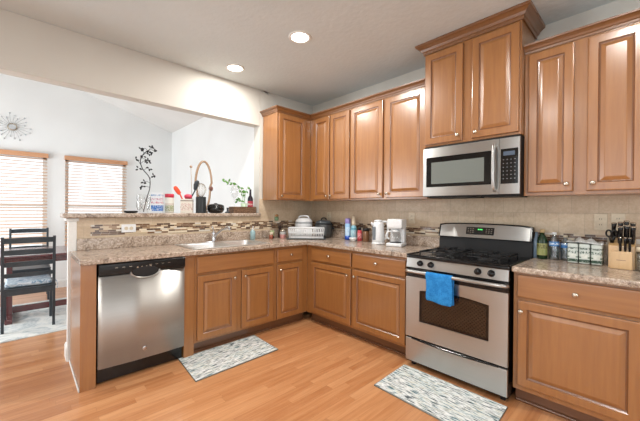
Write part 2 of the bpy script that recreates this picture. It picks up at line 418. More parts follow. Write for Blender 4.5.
# ------------------------------------------------------------ cabinets
def door_bm(bm, x0, x1, z0, z1, t=.02, flat=False, y0=0.0):
    w, h = x1-x0, z1-z0
    if flat: rings = [(0, 0), (0, t-.006), (.004, t-.001), (.009, t)]
    else:
        s = min(.052, w*.2)
        rings = [(0, 0), (0, t-.005), (.003, t-.001), (.007, t), (s, t), (s+.006, t-.007), (s+.012, t-.009), (s+.032, t-.001), (s+.036, t)]
    prev = None
    for ri, (ins, d) in enumerate(rings):
        r = [bm.verts.new(p) for p in ((x0+ins, y0-d, z0+ins), (x1-ins, y0-d, z0+ins), (x1-ins, y0-d, z1-ins), (x0+ins, y0-d, z1-ins))]
        if prev:
            for i in range(4):
                q = bm.faces.new((prev[i], prev[(i+1) % 4], r[(i+1) % 4], r[i]))
                if ri == 1 or (not flat and ri in (5, 6)): q.material_index = 1   # glazed grooves and edges
        else: bm.faces.new(r[::-1])
        prev = r
    bm.faces.new(prev)
def knob(parent, x, z, y=-.02):
    bm = bmesh.new(); lathe(bm, [(.006, 0), (.0055, .012), (.012, .017), (.0155, .023), (.0145, .028), (.008, .031), (.001, .032)], (x, y, z), 16, 'y')
    new('knob', bm, 'nickel', parent, smooth=True)
def cabinet(label, loc, rotz, w, depth, z0, z1, doors=(), drawers=(), kick=0, cat='cabinet', name='base_cabinet', hollow=False, falsef=()):
    t = thing(name, label, cat, loc, rotz)
    bm = bmesh.new()
    if hollow:
        bx(bm, 0, w, 0, .018, kick, z1); bx(bm, 0, .018, .018, depth, kick, z1); bx(bm, w-.018, w, .018, depth, kick, z1); bx(bm, .018, w-.018, .018, depth, kick, kick+.018); bx(bm, 0, w, .075, depth, 0, kick)
    elif kick:
        bx(bm, 0, w, 0, depth, kick, z1); bx(bm, 0, w, .075, depth, 0, kick)
    else: bx(bm, 0, w, 0, depth, z0, z1)
    new('body', bm, 'wood', t, bevel=.0015)
    if kick:
        box('toe_kick', (0, w, .068, .0745, 0, kick), 'kick', t, bevel=0)
        bm = bmesh.new(); bx(bm, 0, w, .052, .068, 0, .018); new('shoe_molding', bm, 'kick', t, bevel=.006)
    for x0, x1, za, zb, kx, kz in doors:
        bm = bmesh.new(); door_bm(bm, x0, x1, za, zb, y0=-.0005); d = new('door', bm, ['wood', 'glaze'], t)
        if kx is not None: knob(d, kx, kz)
    for x0, x1, za, zb, kx, kz in drawers:
        bm = bmesh.new(); door_bm(bm, x0, x1, za, zb, flat=True, y0=-.0005); d = new('drawer', bm, ['woodx', 'glaze'], t)
        knob(d, kx, kz)
    for x0, x1, za, zb in falsef:
        bm = bmesh.new(); door_bm(bm, x0, x1, za, zb, flat=True, y0=-.0005); new('false_drawer_front', bm, ['woodx', 'glaze'], t)
    return t
CT = .875      # top of base bodies
F = .61; OV = .02
# sink wall, left to right
t = thing('end_panel', 'tall maple end panel closing the left end of the sink counter', 'panel', (-2.695, -.63, 0))
box('panel', (0, .092, 0, .60, 0, CT), 'wood', t)
bm = bmesh.new(); bx(bm, -.008, 0, .004, .60, 0, .018); new('shoe_molding', bm, 'trimwhite', t, bevel=.004)
box('filler_panel', (-1.990, -1.905, -.61, -.02, 0, CT), 'wood'); tag(bpy.data.objects['filler_panel'], 'narrow maple filler between the dishwasher and the sink cabinet', 'panel')
X0 = -1.903
cabinet('wide maple sink cabinet with a long false drawer front over two doors', (X0, -F, 0), 0, .835, .59, 0, CT,
        doors=[(.020, .395, .125, .685, .365, .63), (.448, .812, .125, .685, .478, .63)], falsef=[(.016, .812, .710, .855)], kick=.105, hollow=True)
X1 = -1.066
cabinet('narrow maple base cabinet with one drawer, just left of the inside corner', (X1, -F, 0), 0, .456, .59, 0, CT,
        doors=[(.026, .366, .115, .690, .056, .635)], drawers=[(.026, .366, .715, .850, .196, .785)], kick=.105)
# range wall
cabinet('maple base cabinet with one drawer, just right of the inside corner', (-F, -.612, 0), R90, .682, .59, 0, CT,
        doors=[(.085, .668, .130, .688, .636, .622)], drawers=[(.085, .668, .708, .845, .376, .783)], kick=.105)
cabinet('maple base cabinet with one drawer, left of the gas range', (-F, -1.296, 0), R90, .622, .59, 0, CT,
        doors=[(.012, .598, .130, .690, .042, .622)], drawers=[(.006, .598, .708, .850, .302, .785)], kick=.105)
cabinet('maple base cabinet with one drawer, right of the gas range', (-F, -2.696, 0), R90, .625, .59, 0, CT,
        doors=[(.028, .600, .140, .695, .050, .628)], drawers=[(.024, .600, .715, .862, .325, .79)], kick=.105)
# uppers
UB, UT = 1.385, 2.43
cabinet('single-door maple wall cabinet at the left end, beside the dining opening', (-.83, -.31, 0), 0, .52, .298, UB, UT,
        doors=[(.018, .418, 1.400, 2.400, .048, 1.435)], name='wall_cabinet')
cabinet('maple wall cabinet with two narrow doors, right of the upper corner', (-.31, -.312, 0), R90, .683, .298, UB, UT,
        doors=[(.070, .354, 1.400, 2.400, .326, 1.44), (.371, .671, 1.400, 2.400, .399, 1.44)], name='wall_cabinet')
cabinet('maple wall cabinet with two wide doors, left of the microwave', (-.31, -.997, 0), R90, .918, .298, UB, UT,
        doors=[(.010, .439, 1.400, 2.400, .409, 1.44), (.475, .905, 1.400, 2.400, .505, 1.44)], name='wall_cabinet')
cabinet('tall deep maple wall cabinet over the microwave, reaching the ceiling', (-.38, -1.922, 0), R90, .750, .368, 1.835, 2.68,
        doors=[(.012, .338, 1.852, 2.640, .305, 1.895), (.410, .738, 1.852, 2.640, .445, 1.895)], name='wall_cabinet')
cabinet('maple wall cabinet with two doors at the right edge, over the knife block', (-.31, -2.675, 0), R90, .640, .298, UB+.005, UT,
        doors=[(.027, .287, 1.412, 2.405, .253, 1.462), (.355, .625, 1.412, 2.405, .387, 1.462)], name='wall_cabinet')
cp = [(0, 0), (.006, 0), (.008, .014), (.014, .018), (.020, .030), (.034, .042), (.042, .046), (.044, .058), (.0, .058)]
def crown(path, z, s, label, mat='crown'):
    bm = bmesh.new(); sweep(bm, path, [(a*s, z+b*s) for a, b in cp]); tag(new('crown_molding', bm, mat), label, 'molding')
crown([(-.832, -.002), (-.832, -.312), (-.312, -.312), (-.312, -1.914)][::-1][::-1], 2.415, 1.0, 'crown molding along the wall cabinets in the corner, left of the microwave')
crown([(-.002, -1.920), (-.382, -1.920), (-.382, -2.674), (-.002, -2.674)], 2.655, 1.45, 'large stepped crown molding round the tall cabinet at the ceiling')
crown([(-.312, -2.676), (-.312, -3.315)], 2.42, 1.0, 'crown molding along the wall cabinet at the right edge', 'crowny')

# ------------------------------------------------------------ worktops and sink
SX0, SX1, SY0, SY1 = -1.895, -1.095, -.575, -.085
def top_mesh(xs, ys, keep):
    bm = bmesh.new(); V = {}
    def v(x, y):
        if (x, y) not in V: V[x, y] = bm.verts.new((x, y, 0))
        return V[x, y]
    for a, b in zip(xs, xs[1:]):
        for c, d in zip(ys, ys[1:]):
            if keep((a+b)/2, (c+d)/2): bm.faces.new((v(a, c), v(b, c), v(b, d), v(a, d)))
    r = bmesh.ops.extrude_face_region(bm, geom=list(bm.faces))
    bmesh.ops.translate(bm, vec=(0, 0, -.038), verts=[q for q in r['geom'] if isinstance(q, bmesh.types.BMVert)])
    return bm
t = thing('worktop', 'brown speckled L-shaped worktop holding the sink and running into the corner', 'worktop', (0, 0, .914))
bm = top_mesh([-2.700, -2.6545, SX0+.012, SX1-.012, -.648, -.011], [-1.920, -.648, SY0+.012, SY1-.012, -.0205, -.011],
              lambda x, y: (y > -.648 or x > -.648) and not (x < -2.655 and y > -.0205) and not (SX0+.01 < x < SX1-.01 and SY0+.01 < y < SY1-.01))
new('surface', bm, 'granite', t, bevel=.009, seg=3)
bm = bmesh.new(); bx(bm, -2.654, -.012, -.030, -.0105, .0, .098); bx(bm, -.030, -.0105, -1.920, -.030, .0, .098); new('upstand', bm, 'granite', t, bevel=.004)
t = thing('worktop', 'short brown speckled worktop right of the range, under the knife block', 'worktop', (0, 0, .914))
bm = top_mesh([-.648, -.011], [-3.33, -2.690], lambda x, y: True); new('surface', bm, 'granite', t, bevel=.009, seg=3)
bm = bmesh.new(); bx(bm, -.030, -.0105, -3.33, -2.690, .0, .098); new('upstand', bm, 'granite', t, bevel=.004)
bm = top_mesh([-2.748, -.872], [-.052, .245], lambda x, y: True)
o = new('bar_top', bm, 'granite', bevel=.009, seg=3, loc=(0, 0, 1.2255)); tag(o, 'raised speckled bar ledge on the half wall behind the sink', 'bar top')

def bowl(bm, x0, x1, y0, y1, zt, d, r=.05):
    def ring(ins, z, rad):
        out = []
        for cx, cy, a0 in ((x1-ins-rad, y1-ins-rad, 0), (x0+ins+rad, y1-ins-rad, 90), (x0+ins+rad, y0+ins+rad, 180), (x1-ins-rad, y0+ins+rad, 270)):
            for k in range(5):
                a = math.radians(a0+k*22.5); out.append(bm.verts.new((cx+rad*math.cos(a), cy+rad*math.sin(a), z)))
        return out
    R = [ring(-.012, zt, r), ring(0, zt, r), ring(.006, zt-.008, r), ring(.012, zt-d+.03, r), ring(.04, zt-d, r*.8)]
    for a, b in zip(R, R[1:]):
        for i in range(20): f = bm.faces.new((a[i], a[(i+1) % 20], b[(i+1) % 20], b[i])); f.smooth = True
    bm.faces.new(R[-1]); return R[0]
t = thing('kitchen_sink', 'double-bowl stainless drop-in sink in the worktop under the bar', 'sink', (0, 0, .914))
bm = bmesh.new(); xm = (SX0+SX1)/2
z = .008
for a, b, c, d in ((SX0, SX1, SY0, SY0+.035), (SX0, SX1, SY1-.085, SY1), (SX0, SX0+.035, SY0+.035, SY1-.085), (SX1-.035, SX1, SY0+.035, SY1-.085), (xm-.018, xm+.018, SY0+.035, SY1-.085)):
    bx(bm, a, b, c, d, .0005, z)
new('rim', bm, 'sinksteel', t, bevel=.002)
for a, b in ((SX0+.036, xm-.019), (xm+.019, SX1-.036)):
    bm = bmesh.new(); bowl(bm, a+.004, b-.004, SY0+.040, SY1-.090, z-.001, .17); o = new('bowl', bm, 'sinksteel', t, smooth=True)
    bm = bmesh.new(); cx = (a+b)/2; cy = (SY0+SY1)/2-.02
    lathe(bm, [(.045, 0), (.042, .003), (.03, .001), (.0, .001)], (cx, cy, z-.17), 20, cap=False); new('drain', bm, 'chrome', o, smooth=True)
t = thing('faucet', 'chrome single-lever faucet behind the sink bowls', 'faucet', (-1.505, -.115, .9205))
bm = bmesh.new(); lathe(bm, [(.001, 0), (.10, 0), (.10, .006), (.085, .012), (.001, .014)], (0, 0, 0), 28, sy=.3); new('base_plate', bm, 'chrome', t, smooth=True)
bm = bmesh.new(); lathe(bm, [(.026, .01), (.024, .03), (.022, .085), (.024, .10), (.012, .115), (.001, .118)], (0, 0, 0), 20); new('body', bm, 'chrome', t, smooth=True)
bm = bmesh.new(); tube(bm, smoothpts([(0, -.01, .05), (.01, -.07, .10), (.02, -.17, .145), (.03, -.27, .165), (.03, -.30, .145)]), .0125, 10); new('spout', bm, 'chrome', t, smooth=True)
bm = bmesh.new(); tube(bm, smoothpts([(0, 0, .112), (0, .012, .14), (-.01, .03, .165)]), [.008]*12+[.007], 8); new('lever', bm, 'chrome', t, smooth=True)

# ------------------------------------------------------------ dishwasher
t = thing('dishwasher', 'stainless dishwasher with black control strip at the end of the sink run', 'dishwasher', (-2.596, -.625, 0))
box('body', (.003, .597, .02, .58, .12, .868), 'blackmat', t)
bm = bmesh.new(); n = 48
for i in range(n):   # gently bowed door
    x0 = .003+.594*i/n; x1 = .003+.594*(i+1)/n; f = lambda x: -.012-.016*max(0, math.sin(PI*x/.6))**.6-.0009*math.sin(x*31+1)*math.sin(PI*x/.6)
    a, b = f(x0-.003), f(x1-.003)
    v = [bm.verts.new(p) for p in ((x0, a, .125), (x1, b, .125), (x1, b, .782), (x0, a, .782), (x0, .02, .125), (x1, .02, .125), (x1, .02, .782), (x0, .02, .782))]
    q = bm.faces.new(v[:4]); q.smooth = True; bm.faces.new((v[0], v[1], v[5], v[4])); bm.faces.new((v[3], v[2], v[6], v[7]))
bmesh.ops.remove_doubles(bm, verts=bm.verts, dist=1e-5); bx(bm, .002, .0035, -.012, .02, .125, .782); bx(bm, .5965, .598, -.012, .02, .125, .782)
new('door', bm, 'steelz', t)
cpn = box('control_panel', (.002, .598, -.030, .02, .790, .868), 'black', t, bevel=.004)
for k in range(9):
    if k not in (3, 4): box('button', (.10+k*.045, .118+k*.045, -.0308, -.030, .838, .841), 'nickel', cpn, bevel=0)
for k in range(4): bm = bmesh.new(); lathe(bm, [(.006, 0), (.006, .001)], (.245+k*.03, -.030, .828), 12, 'y'); new('button', bm, 'nickel', cpn)
bm = bmesh.new(); lathe(bm, [(.092, 0), (.088, .004)], (0, 0, 0), 28, 'y')
bmesh.ops.scale(bm, vec=(1, 1, .45), verts=bm.verts); bmesh.ops.translate(bm, vec=(.30, -.0285, .790), verts=bm.verts)
hp = new('pocket_handle', bm, 'blackmat', t)
bm = bmesh.new(); tube(bm, [(.30+.100*math.cos(a), -.031-.004*abs(math.sin(a)), .797+.052*math.sin(a)) for a in [PI+PI*k/20 for k in range(21)]], .005, 8); new('handle_rim', bm, 'steel', hp, smooth=True)
bm = bmesh.new(); lathe(bm, [(.017, 0), (.017, .003), (.015, .004)], (.30, -.0275, .200), 24, 'y'); o = new('badge', bm, 'chrome', t, smooth=True)
bm = bmesh.new(); tube(bm, [(.30+.012*math.cos(a), -.0318, .200+.012*math.sin(a)) for a in [2*PI*k/20 for k in range(20)]], .001, 5, closed=True)
tube(bm, [(.293, -.0318, .204), (.290, -.0318, .198), (.296, -.0318, .196), (.298, -.0318, .200)], .001, 5); tube(bm, [(.307, -.0318, .204), (.302, -.0318, .203), (.302, -.0318, .197), (.308, -.0318, .196)], .001, 5); new('emblem', bm, 'blackmat', o)
box('kick_plate', (.004, .596, .03, .045, .012, .112), 'black', t)
box('kick_base', (.004, .596, .06, .5, 0, .119), 'blackmat', t)

# ------------------------------------------------------------ gas range
RW = .760
t = thing('gas_range', 'stainless gas range with black cooktop and sides, standing between the cabinets', 'range', (-.655, -1.926, 0), R90)
box('body', (.004, RW-.004, .0, .625, .035, .885), 'black', t)
for x in (.03, RW-.06):
    for y in (.03, .58): box('foot', (x, x+.03, y, y+.03, 0, .034), 'blackmat', t)
# storage drawer
dr = box('storage_drawer', (.004, RW-.004, -.022, -.0005, .050, .232), 'steel', t, bevel=.004)
bm = bmesh.new(); P = [(.05, .2322)]+[(.05+.66*k/12, .2322+0*.0) for k in range(13)]
tube(bm, [(.06+.64*k/16, -.022, .236-.012*math.sin(PI*k/16)) for k in range(17)], .006, 8); new('drawer_grip', bm, 'black', dr, smooth=True)
# oven door with arched window
od = bpy.data.objects.new('oven_door', None); C.objects.link(od); od.parent = t
def arched(x0, x1, z0, z1, rise, n=12):
    pts = [(x0, z0), (x1, z0)]
    for k in range(n+1): u = 1-k/n; pts.append((x0+(x1-x0)*u, z1-rise+rise*math.sin(PI*u)))
    return pts
wx0, wx1, wz0, wz1 = .125, .640, .385, .655
bm = bmesh.new(); inner = arched(wx0, wx1, wz0, wz1, .022)
oz0, oz1 = .248, .735
outer = [(.004, oz0), (RW-.004, oz0)]+[(.004+(RW-.008)*(1-k/12), oz1) for k in range(13)]
vi = [bm.verts.new((x, -.022, z)) for x, z in inner]; vo = [bm.verts.new((x, -.022, z)) for x, z in outer]
N = len(vi)
for i in range(N): bm.faces.new((vo[i], vo[(i+1) % N], vi[(i+1) % N], vi[i]))
bo = [bm.verts.new((x, -.0005, z)) for x, z in outer]; bi = [bm.verts.new((x, -.012, z)) for x, z in inner]
for i in range(N):
    bm.faces.new((vo[i], vo[(i+1) % N], bo[(i+1) % N], bo[i])); bm.faces.new((vi[i], vi[(i+1) % N], bi[(i+1) % N], bi[i]))
new('door_panel', bm, 'steel', od)
bm = bmesh.new(); f = bm.faces.new([bm.verts.new((x, -.0135, z)) for x, z in arched(wx0-.003, wx1+.003, wz0-.003, wz1+.003, .022)]); r = bmesh.ops.extrude_face_region(bm, geom=[f]); bmesh.ops.translate(bm, vec=(0, .008, 0), verts=[v for v in r['geom'] if isinstance(v, bmesh.types.BMVert)])
new('oven_window', bm, 'ovenglass', od)
bm = bmesh.new(); q = arched(wx0, wx1, wz0, wz1, .022); q2 = arched(wx0+.02, wx1-.02, wz0+.018, wz1-.018, .022)
a = [bm.verts.new((x, -.0145, z)) for x, z in q]; b = [bm.verts.new((x, -.0145, z)) for x, z in q2]
for i in range(N): bm.faces.new((a[i], a[(i+1) % N], b[(i+1) % N], b[i]))
r = bmesh.ops.extrude_face_region(bm, geom=list(bm.faces)); bmesh.ops.translate(bm, vec=(0, .0009, 0), verts=[v for v in r['geom'] if isinstance(v, bmesh.types.BMVert)])
new('window_border', bm, 'blackglass', od)
box('door_top_strip', (.004, RW-.004, -.018, -.0005, .735, .806), 'black', od, bevel=.003)
bm = bmesh.new(); HY = -.058
tube(bm, smoothpts([(.012, -.018, .782), (.020, -.045, .784), (.06, HY, .786), (.25, HY-.006, .786), (.51, HY-.006, .786), (.70, HY, .786), (.742, -.045, .784), (.75, -.018, .782)], 5), .0125, 12); new('oven_handle', bm, 'steel', od, smooth=True)
# control panel with knobs
cpl = bmesh.new(); v = [cpl.verts.new(p) for p in ((.004, -.022, .812), (RW-.004, -.022, .812), (RW-.004, -.010, .888), (.004, -.010, .888), (.004, .02, .812), (RW-.004, .02, .812), (RW-.004, .02, .888), (.004, .02, .888))]
for q in ((0, 1, 2, 3), (0, 4, 5, 1), (3, 2, 6, 7), (0, 3, 7, 4), (1, 5, 6, 2)): cpl.faces.new([v[i] for i in q])
cpl = new('control_panel', cpl, 'steel', t, bevel=.002)
for x in (.128, .218, .565, .652):
    bm = bmesh.new(); lathe(bm, [(.024, 0), (.023, .006), (.019, .010), (.018, .026), (.014, .029), (.001, .030)], (x, -.0165, .852), 20, 'y'); bx(bm, x-.0035, x+.0035, -.052, -.045, .837, .868)
    k = new('burner_knob', bm, 'black', cpl, smooth=False)
# cooktop
bm = bmesh.new(); bx(bm, 0, RW, -.018, .56, .886, .912); ct = new('cooktop', bm, 'black', t, bevel=.008, seg=3)
bm = bmesh.new()
for a, b, c, d in ((.0, RW, -.018, -.005), (0, .012, -.018, .56), (RW-.012, RW, -.018, .56)): bx(bm, a, b, c, d, .911, .918)
new('spill_lip', bm, 'black', ct, bevel=.003)
def grate(x0, x1, y0, y1):
    bm = bmesh.new(); z = .940; r = .0055
    tube(bm, [(x0, y0, z), (x1, y0, z), (x1, y1, z), (x0, y1, z)], r, 6, closed=True)
    ym = (y0+y1)/2; tube(bm, [(x0, ym, z), (x1, ym, z)], r, 6)
    for cy in ((y0+ym)/2, (ym+y1)/2):
        cx = (x0+x1)/2
        for dx, dy in ((1, 0), (-1, 0), (0, 1), (0, -1)):
            ex = cx+dx*(x1-x0)/2; ey = cy+dy*(ym-y0)/2
            tube(bm, smoothpts([(ex, ey, z), ((ex+cx)/2, (ey+cy)/2, z+.008), (cx+dx*.025, cy+dy*.025, z+.004)], 3), r, 6)
    for x in (x0, x1):
        for y in (y0, ym, y1): tube(bm, [(x, y, z), (x, y, .912)], r, 6)
    new('grate', bm, 'iron', ct, smooth=True)
grate(.085, .335, .055, .495); grate(.425, .675, .055, .495)
for x in (.21, .55):
    for y in (.165, .385):
        bm = bmesh.new(); lathe(bm, [(.055, 0), (.050, .006), (.036, .009), (.036, .016), (.034, .021), (.001, .022)], (x, y, .912), 24); new('burner', bm, 'iron', ct, smooth=True)
# backguard
bg = bpy.data.objects.new('backguard', None); C.objects.link(bg); bg.parent = t
def guard(x0, x1, ya, yb, z0, z1, mat, name, crownh=.0, bev=.006):
    bm = bmesh.new(); n = 14; fr = []; bk = []
    for k in range(n+1):
        x = x0+(x1-x0)*k/n; zt = z1+crownh*(1-(2*k/n-1)**2)**.5 if crownh else z1
        fr.append((bm.verts.new((x, ya, z0)), bm.verts.new((x, yb, zt)))); bk.append((bm.verts.new((x, .622, z0)), bm.verts.new((x, .622, zt))))
    for k in range(n):
        bm.faces.new((fr[k][0], fr[k+1][0], fr[k+1][1], fr[k][1])); bm.faces.new((fr[k][1], fr[k+1][1], bk[k+1][1], bk[k][1]))
        bm.faces.new((fr[k][0], bk[k][0], bk[k+1][0], fr[k+1][0])); bm.faces.new((bk[k][0], bk[k][1], bk[k+1][1], bk[k+1][0]))
    for k in (0, n): bm.faces.new((fr[k][0], fr[k][1], bk[k][1], bk[k][0]))
    return new(name, bm, mat, bg, bevel=bev)
guard(.0, RW, .560, .575, .886, 1.045, 'blackmat', 'backguard_base')
guard(.0, RW, .548, .580, 1.035, 1.150, 'black', 'backguard_cap', .018)
guard(.016, RW-.016, .545, .576, 1.040, 1.140, 'steel', 'backguard_panel', .018, .002)
bm = bmesh.new(); Md = Matrix.Translation((.36, .5585, 1.098)) @ Matrix.Rotation(math.radians(-17), 4, 'X')
bx(bm, -.105, .125, -.004, .004, -.030, .036, M=Md); dp = new('display_panel', bm, 'blackglass', bg, bevel=.004)
bm = bmesh.new()
bx(bm, -.006, .004, -.0052, -.0045, .010, .020, M=Md); bx(bm, .008, .018, -.0052, -.0045, .010, .020, M=Md); bx(bm, .022, .032, -.0052, -.0045, .010, .020, M=Md); new('clock_digits', bm, 'led', dp)
bm = bmesh.new()
for x in (-.085, -.065, -.045, .065, .085, .105):
    for zz in (-.012, .004, .020): bx(bm, x-.005, x+.005, -.0050, -.0045, zz-.002, zz+.002, M=Md)
new('key_marks', bm, 'nickel', dp)

# ------------------------------------------------------------ microwave
t = thing('microwave', 'stainless over-the-range microwave under the tall wall cabinet', 'microwave', (-.385, -1.926, 0), R90)
box('body', (.003, .743, .0, .372, 1.395, 1.830), 'blackmat', t)
fr = bmesh.new(); MW = .746
# door frame ring in stainless, window glass behind
for a, b, c, d in ((0, .612, 1.735, 1.815), (0, .612, 1.402, 1.478), (0, .030, 1.478, 1.735), (.560, .612, 1.478, 1.735)): bx(fr, a, b, -.020, -.0005, c, d)
dd = new('door', fr, 'steel', t)
box('door_glass', (.028, .562, -.017, -.002, 1.476, 1.737), 'blackglass', dd, bevel=0)
bm = bmesh.new()
bx(bm, .075, .505, -.0180, -.0170, 1.505, 1.690); new('door_screen', bm, plain('screen_room_reflection', (112, 118, 114), .12, 0, .6, vary=0), dd)  # reflection of the bright room painted in as a lighter grey
bm = bmesh.new(); tube(bm, smoothpts([(.584, -.018, 1.765), (.584, -.045, 1.762), (.584, -.062, 1.70), (.584, -.066, 1.60), (.584, -.062, 1.50), (.584, -.045, 1.438), (.584, -.018, 1.435)], 6), .013, 12); new('door_handle', bm, 'steel', dd, smooth=True)
cp2 = box('control_panel', (.614, MW, -.020, -.0005, 1.402, 1.815), 'steel', t, bevel=.002)
kp = box('keypad', (.622, .736, -.0225, -.0195, 1.478, 1.735), 'blackglass', cp2, bevel=.001)
box('display', (.640, .715, -.0235, -.0225, 1.685, 1.715), 'lcd', kp, bevel=0)
bm = bmesh.new()
for i in range(4):
    for j in range(6): bm = bmesh.new(); lathe(bm, [(.004, 0), (.004, .0012)], (.641+i*.025, -.0225, 1.655-j*.028), 10, 'y'); new('key', bm, 'keygrey', kp)
bm = bmesh.new(); bx(bm, .04, .40, .02, .30, 1.386, 1.395); bx(bm, .46, .72, .05, .30, 1.386, 1.395); new('vent_filter', bm, 'blackmat', t)

# ------------------------------------------------------------ recessed ceiling lights
def can(x, y, label, power=20):
    t = thing('ceiling_light', label, 'ceiling light', (x, y, 2.743), 0, 'recessed ceiling lights')
    bm = bmesh.new(); lathe(bm, [(.072, -.001), (.076, -.008), (.092, -.010), (.098, -.004), (.098, -.0005)], (0, 0, 0), 32, cap=False); new('trim_ring', bm, 'trimwhite', t, smooth=True)
    bm = bmesh.new(); lathe(bm, [(.001, -.006), (.05, -.006), (.074, -.003), (.074, -.0005)], (0, 0, 0), 32, cap=False); new('diffuser', bm, 'lens', t, smooth=True)
    l = bpy.data.lights.new('downlight', 'AREA'); l.shape = 'DISK'; l.size = .13; l.energy = power; l.color = (1, .97, .92)
    o = bpy.data.objects.new('downlight', l); C.objects.link(o); o.parent = t; o.location = (0, 0, -.016)
can(-1.276, -1.252, 'larger, nearer recessed round ceiling light in front of the wall cabinets', 26)
can(-1.384, -.330, 'smaller recessed round ceiling light close to the header over the bar', 11)
can(-1.276, -3.2, 'recessed round ceiling light on the range side, out of frame', 10)
can(-3.3, -2.3, 'recessed round ceiling light over the left part of the kitchen')
can(-3.3, -3.6, 'recessed round ceiling light behind the camera')

# ------------------------------------------------------------ rugs
def rug(name, label, pts, mat, edge, h=.008, group=None):
    c = sum((Vector(p) for p in pts), Vector((0, 0)))/4
    ang = math.atan2(pts[1][1]-pts[0][1], pts[1][0]-pts[0][0])
    t = thing(name, label, 'rug', (c.x, c.y, 0), ang, group)
    loc = [Matrix.Rotation(-ang, 2) @ (Vector(p)-c) for p in pts]
    bm = bmesh.new(); f = bm.faces.new([bm.verts.new((p.x, p.y, .001)) for p in loc]); r = bmesh.ops.extrude_face_region(bm, geom=[f]); bmesh.ops.translate(bm, vec=(0, 0, h), verts=[v for v in r['geom'] if isinstance(v, bmesh.types.BMVert)])
    new('pile', bm, mat, t)
    if edge:
        bm = bmesh.new(); tube(bm, [(p.x, p.y, .0055) for p in loc], .005, 6, closed=True); new('binding', bm, edge, t)
rug('kitchen_mat', 'grey streaky mat on the floor in front of the sink cabinet', [(-2.055, -1.030), (-1.300, -1.005), (-1.290, -.582), (-2.025, -.592)], 'rug', 'rugedge')
rug('kitchen_mat', 'grey streaky mat on the floor in front of the gas range', [(-1.145, -2.705), (-1.125, -1.950), (-.700, -1.935), (-.700, -2.690)], M_['rug'], 'rugedge')
rug('area_rug', 'large pale grey patterned rug under the dining table', [(-4.3, .80), (-2.0, .885), (-1.95, 2.33), (-4.3, 2.33)], 'drug', None)

# ------------------------------------------------------------ dish towel
t0 = bmesh.new(); nx, rows = 10, []
prof = [(-.075, .585), (-.079, .64), (-.0775, .70), (-.0785, .75), (-.0785, .782), (-.0735, .797), (-.064, .8025), (-.053, .798), (-.0455, .785), (-.044, .74), (-.040, .69), (-.036, .64), (-.034, .60), (-.033, .575)]
for k, (y, z) in enumerate(prof):
    row = []
    for i in range(nx+1):
        u = i/nx; wv = .003*math.sin(u*9+k*.5)*(1 if k < 4 or k > 10 else .2)
        zz = z-(.012*u if k == 0 else 0)+(.004*math.sin(u*7) if k in (0, 13) else 0)
        row.append(t0.verts.new((.205+.205*u+.004*math.sin(k), y+wv, zz)))
    rows.append(row)
for a, b in zip(rows, rows[1:]):
    for i in range(nx): t0.faces.new((a[i], a[i+1], b[i+1], b[i]))
o = new('dish_towel', t0, 'towel', smooth=True, loc=(-.655, -1.926, 0), rotz=R90)
m = o.modifiers.new('thick', 'SOLIDIFY'); m.thickness = .006; m.offset = 0; m = o.modifiers.new('s', 'SUBSURF'); m.levels = 1; m.render_levels = 2
tag(o, 'bright blue terry towel hanging over the oven handle', 'towel')

# ------------------------------------------------------------ outlets
def outlet(label, x, y, z, rotz, double=False):
    t = thing('wall_outlet', label, 'outlet', (x, y, z), rotz); w = .036*(1.6 if double else 1)
    box('cover_plate', (-w, w, -.006, 0, -.058, .058), 'plate', t, bevel=.003)
    for dz in (-.02, .02):
        bm = bmesh.new(); lathe(bm, [(.016, 0), (.016, .002)], (0, -.006, dz), 16, 'y'); s = new('socket', bm, 'plate', t)
        bm = bmesh.new()
        for dx in (-.006, .006): bx(bm, dx-.001, dx+.001, -.0085, -.008, dz-.004, dz+.006)
        new('slot', bm, 'blackmat', s)
outlet('almond outlet plate on the tiled wall above the dark slow cooker', -.0105, -.36, 1.18, R90)
outlet('almond outlet plate on the tiled wall between coffee maker and range', -.0105, -1.590, 1.195, R90)
outlet('almond outlet plate on the tiled wall left of the knife block', -.0105, -3.075, 1.205, R90)
outlet('almond outlet plate half hidden behind the knives', -.0105, -3.165, 1.21, R90)
outlet('almond outlet plate on the tiled wall under the single-door cabinet', -.632, -.0105, 1.165, 0)
t = thing('wall_outlet', 'horizontal white outlet plate set in the mosaic above the left end of the worktop', 'outlet', (-2.275, -.0136, 1.088))
box('cover_plate', (-.058, .058, -.006, 0, -.036, .036), 'white', t, bevel=.003)
for dx in (-.02, .02):
    bm = bmesh.new(); lathe(bm, [(.016, 0), (.016, .002)], (dx, -.006, 0), 16, 'y'); new('socket', bm, 'plate', t)

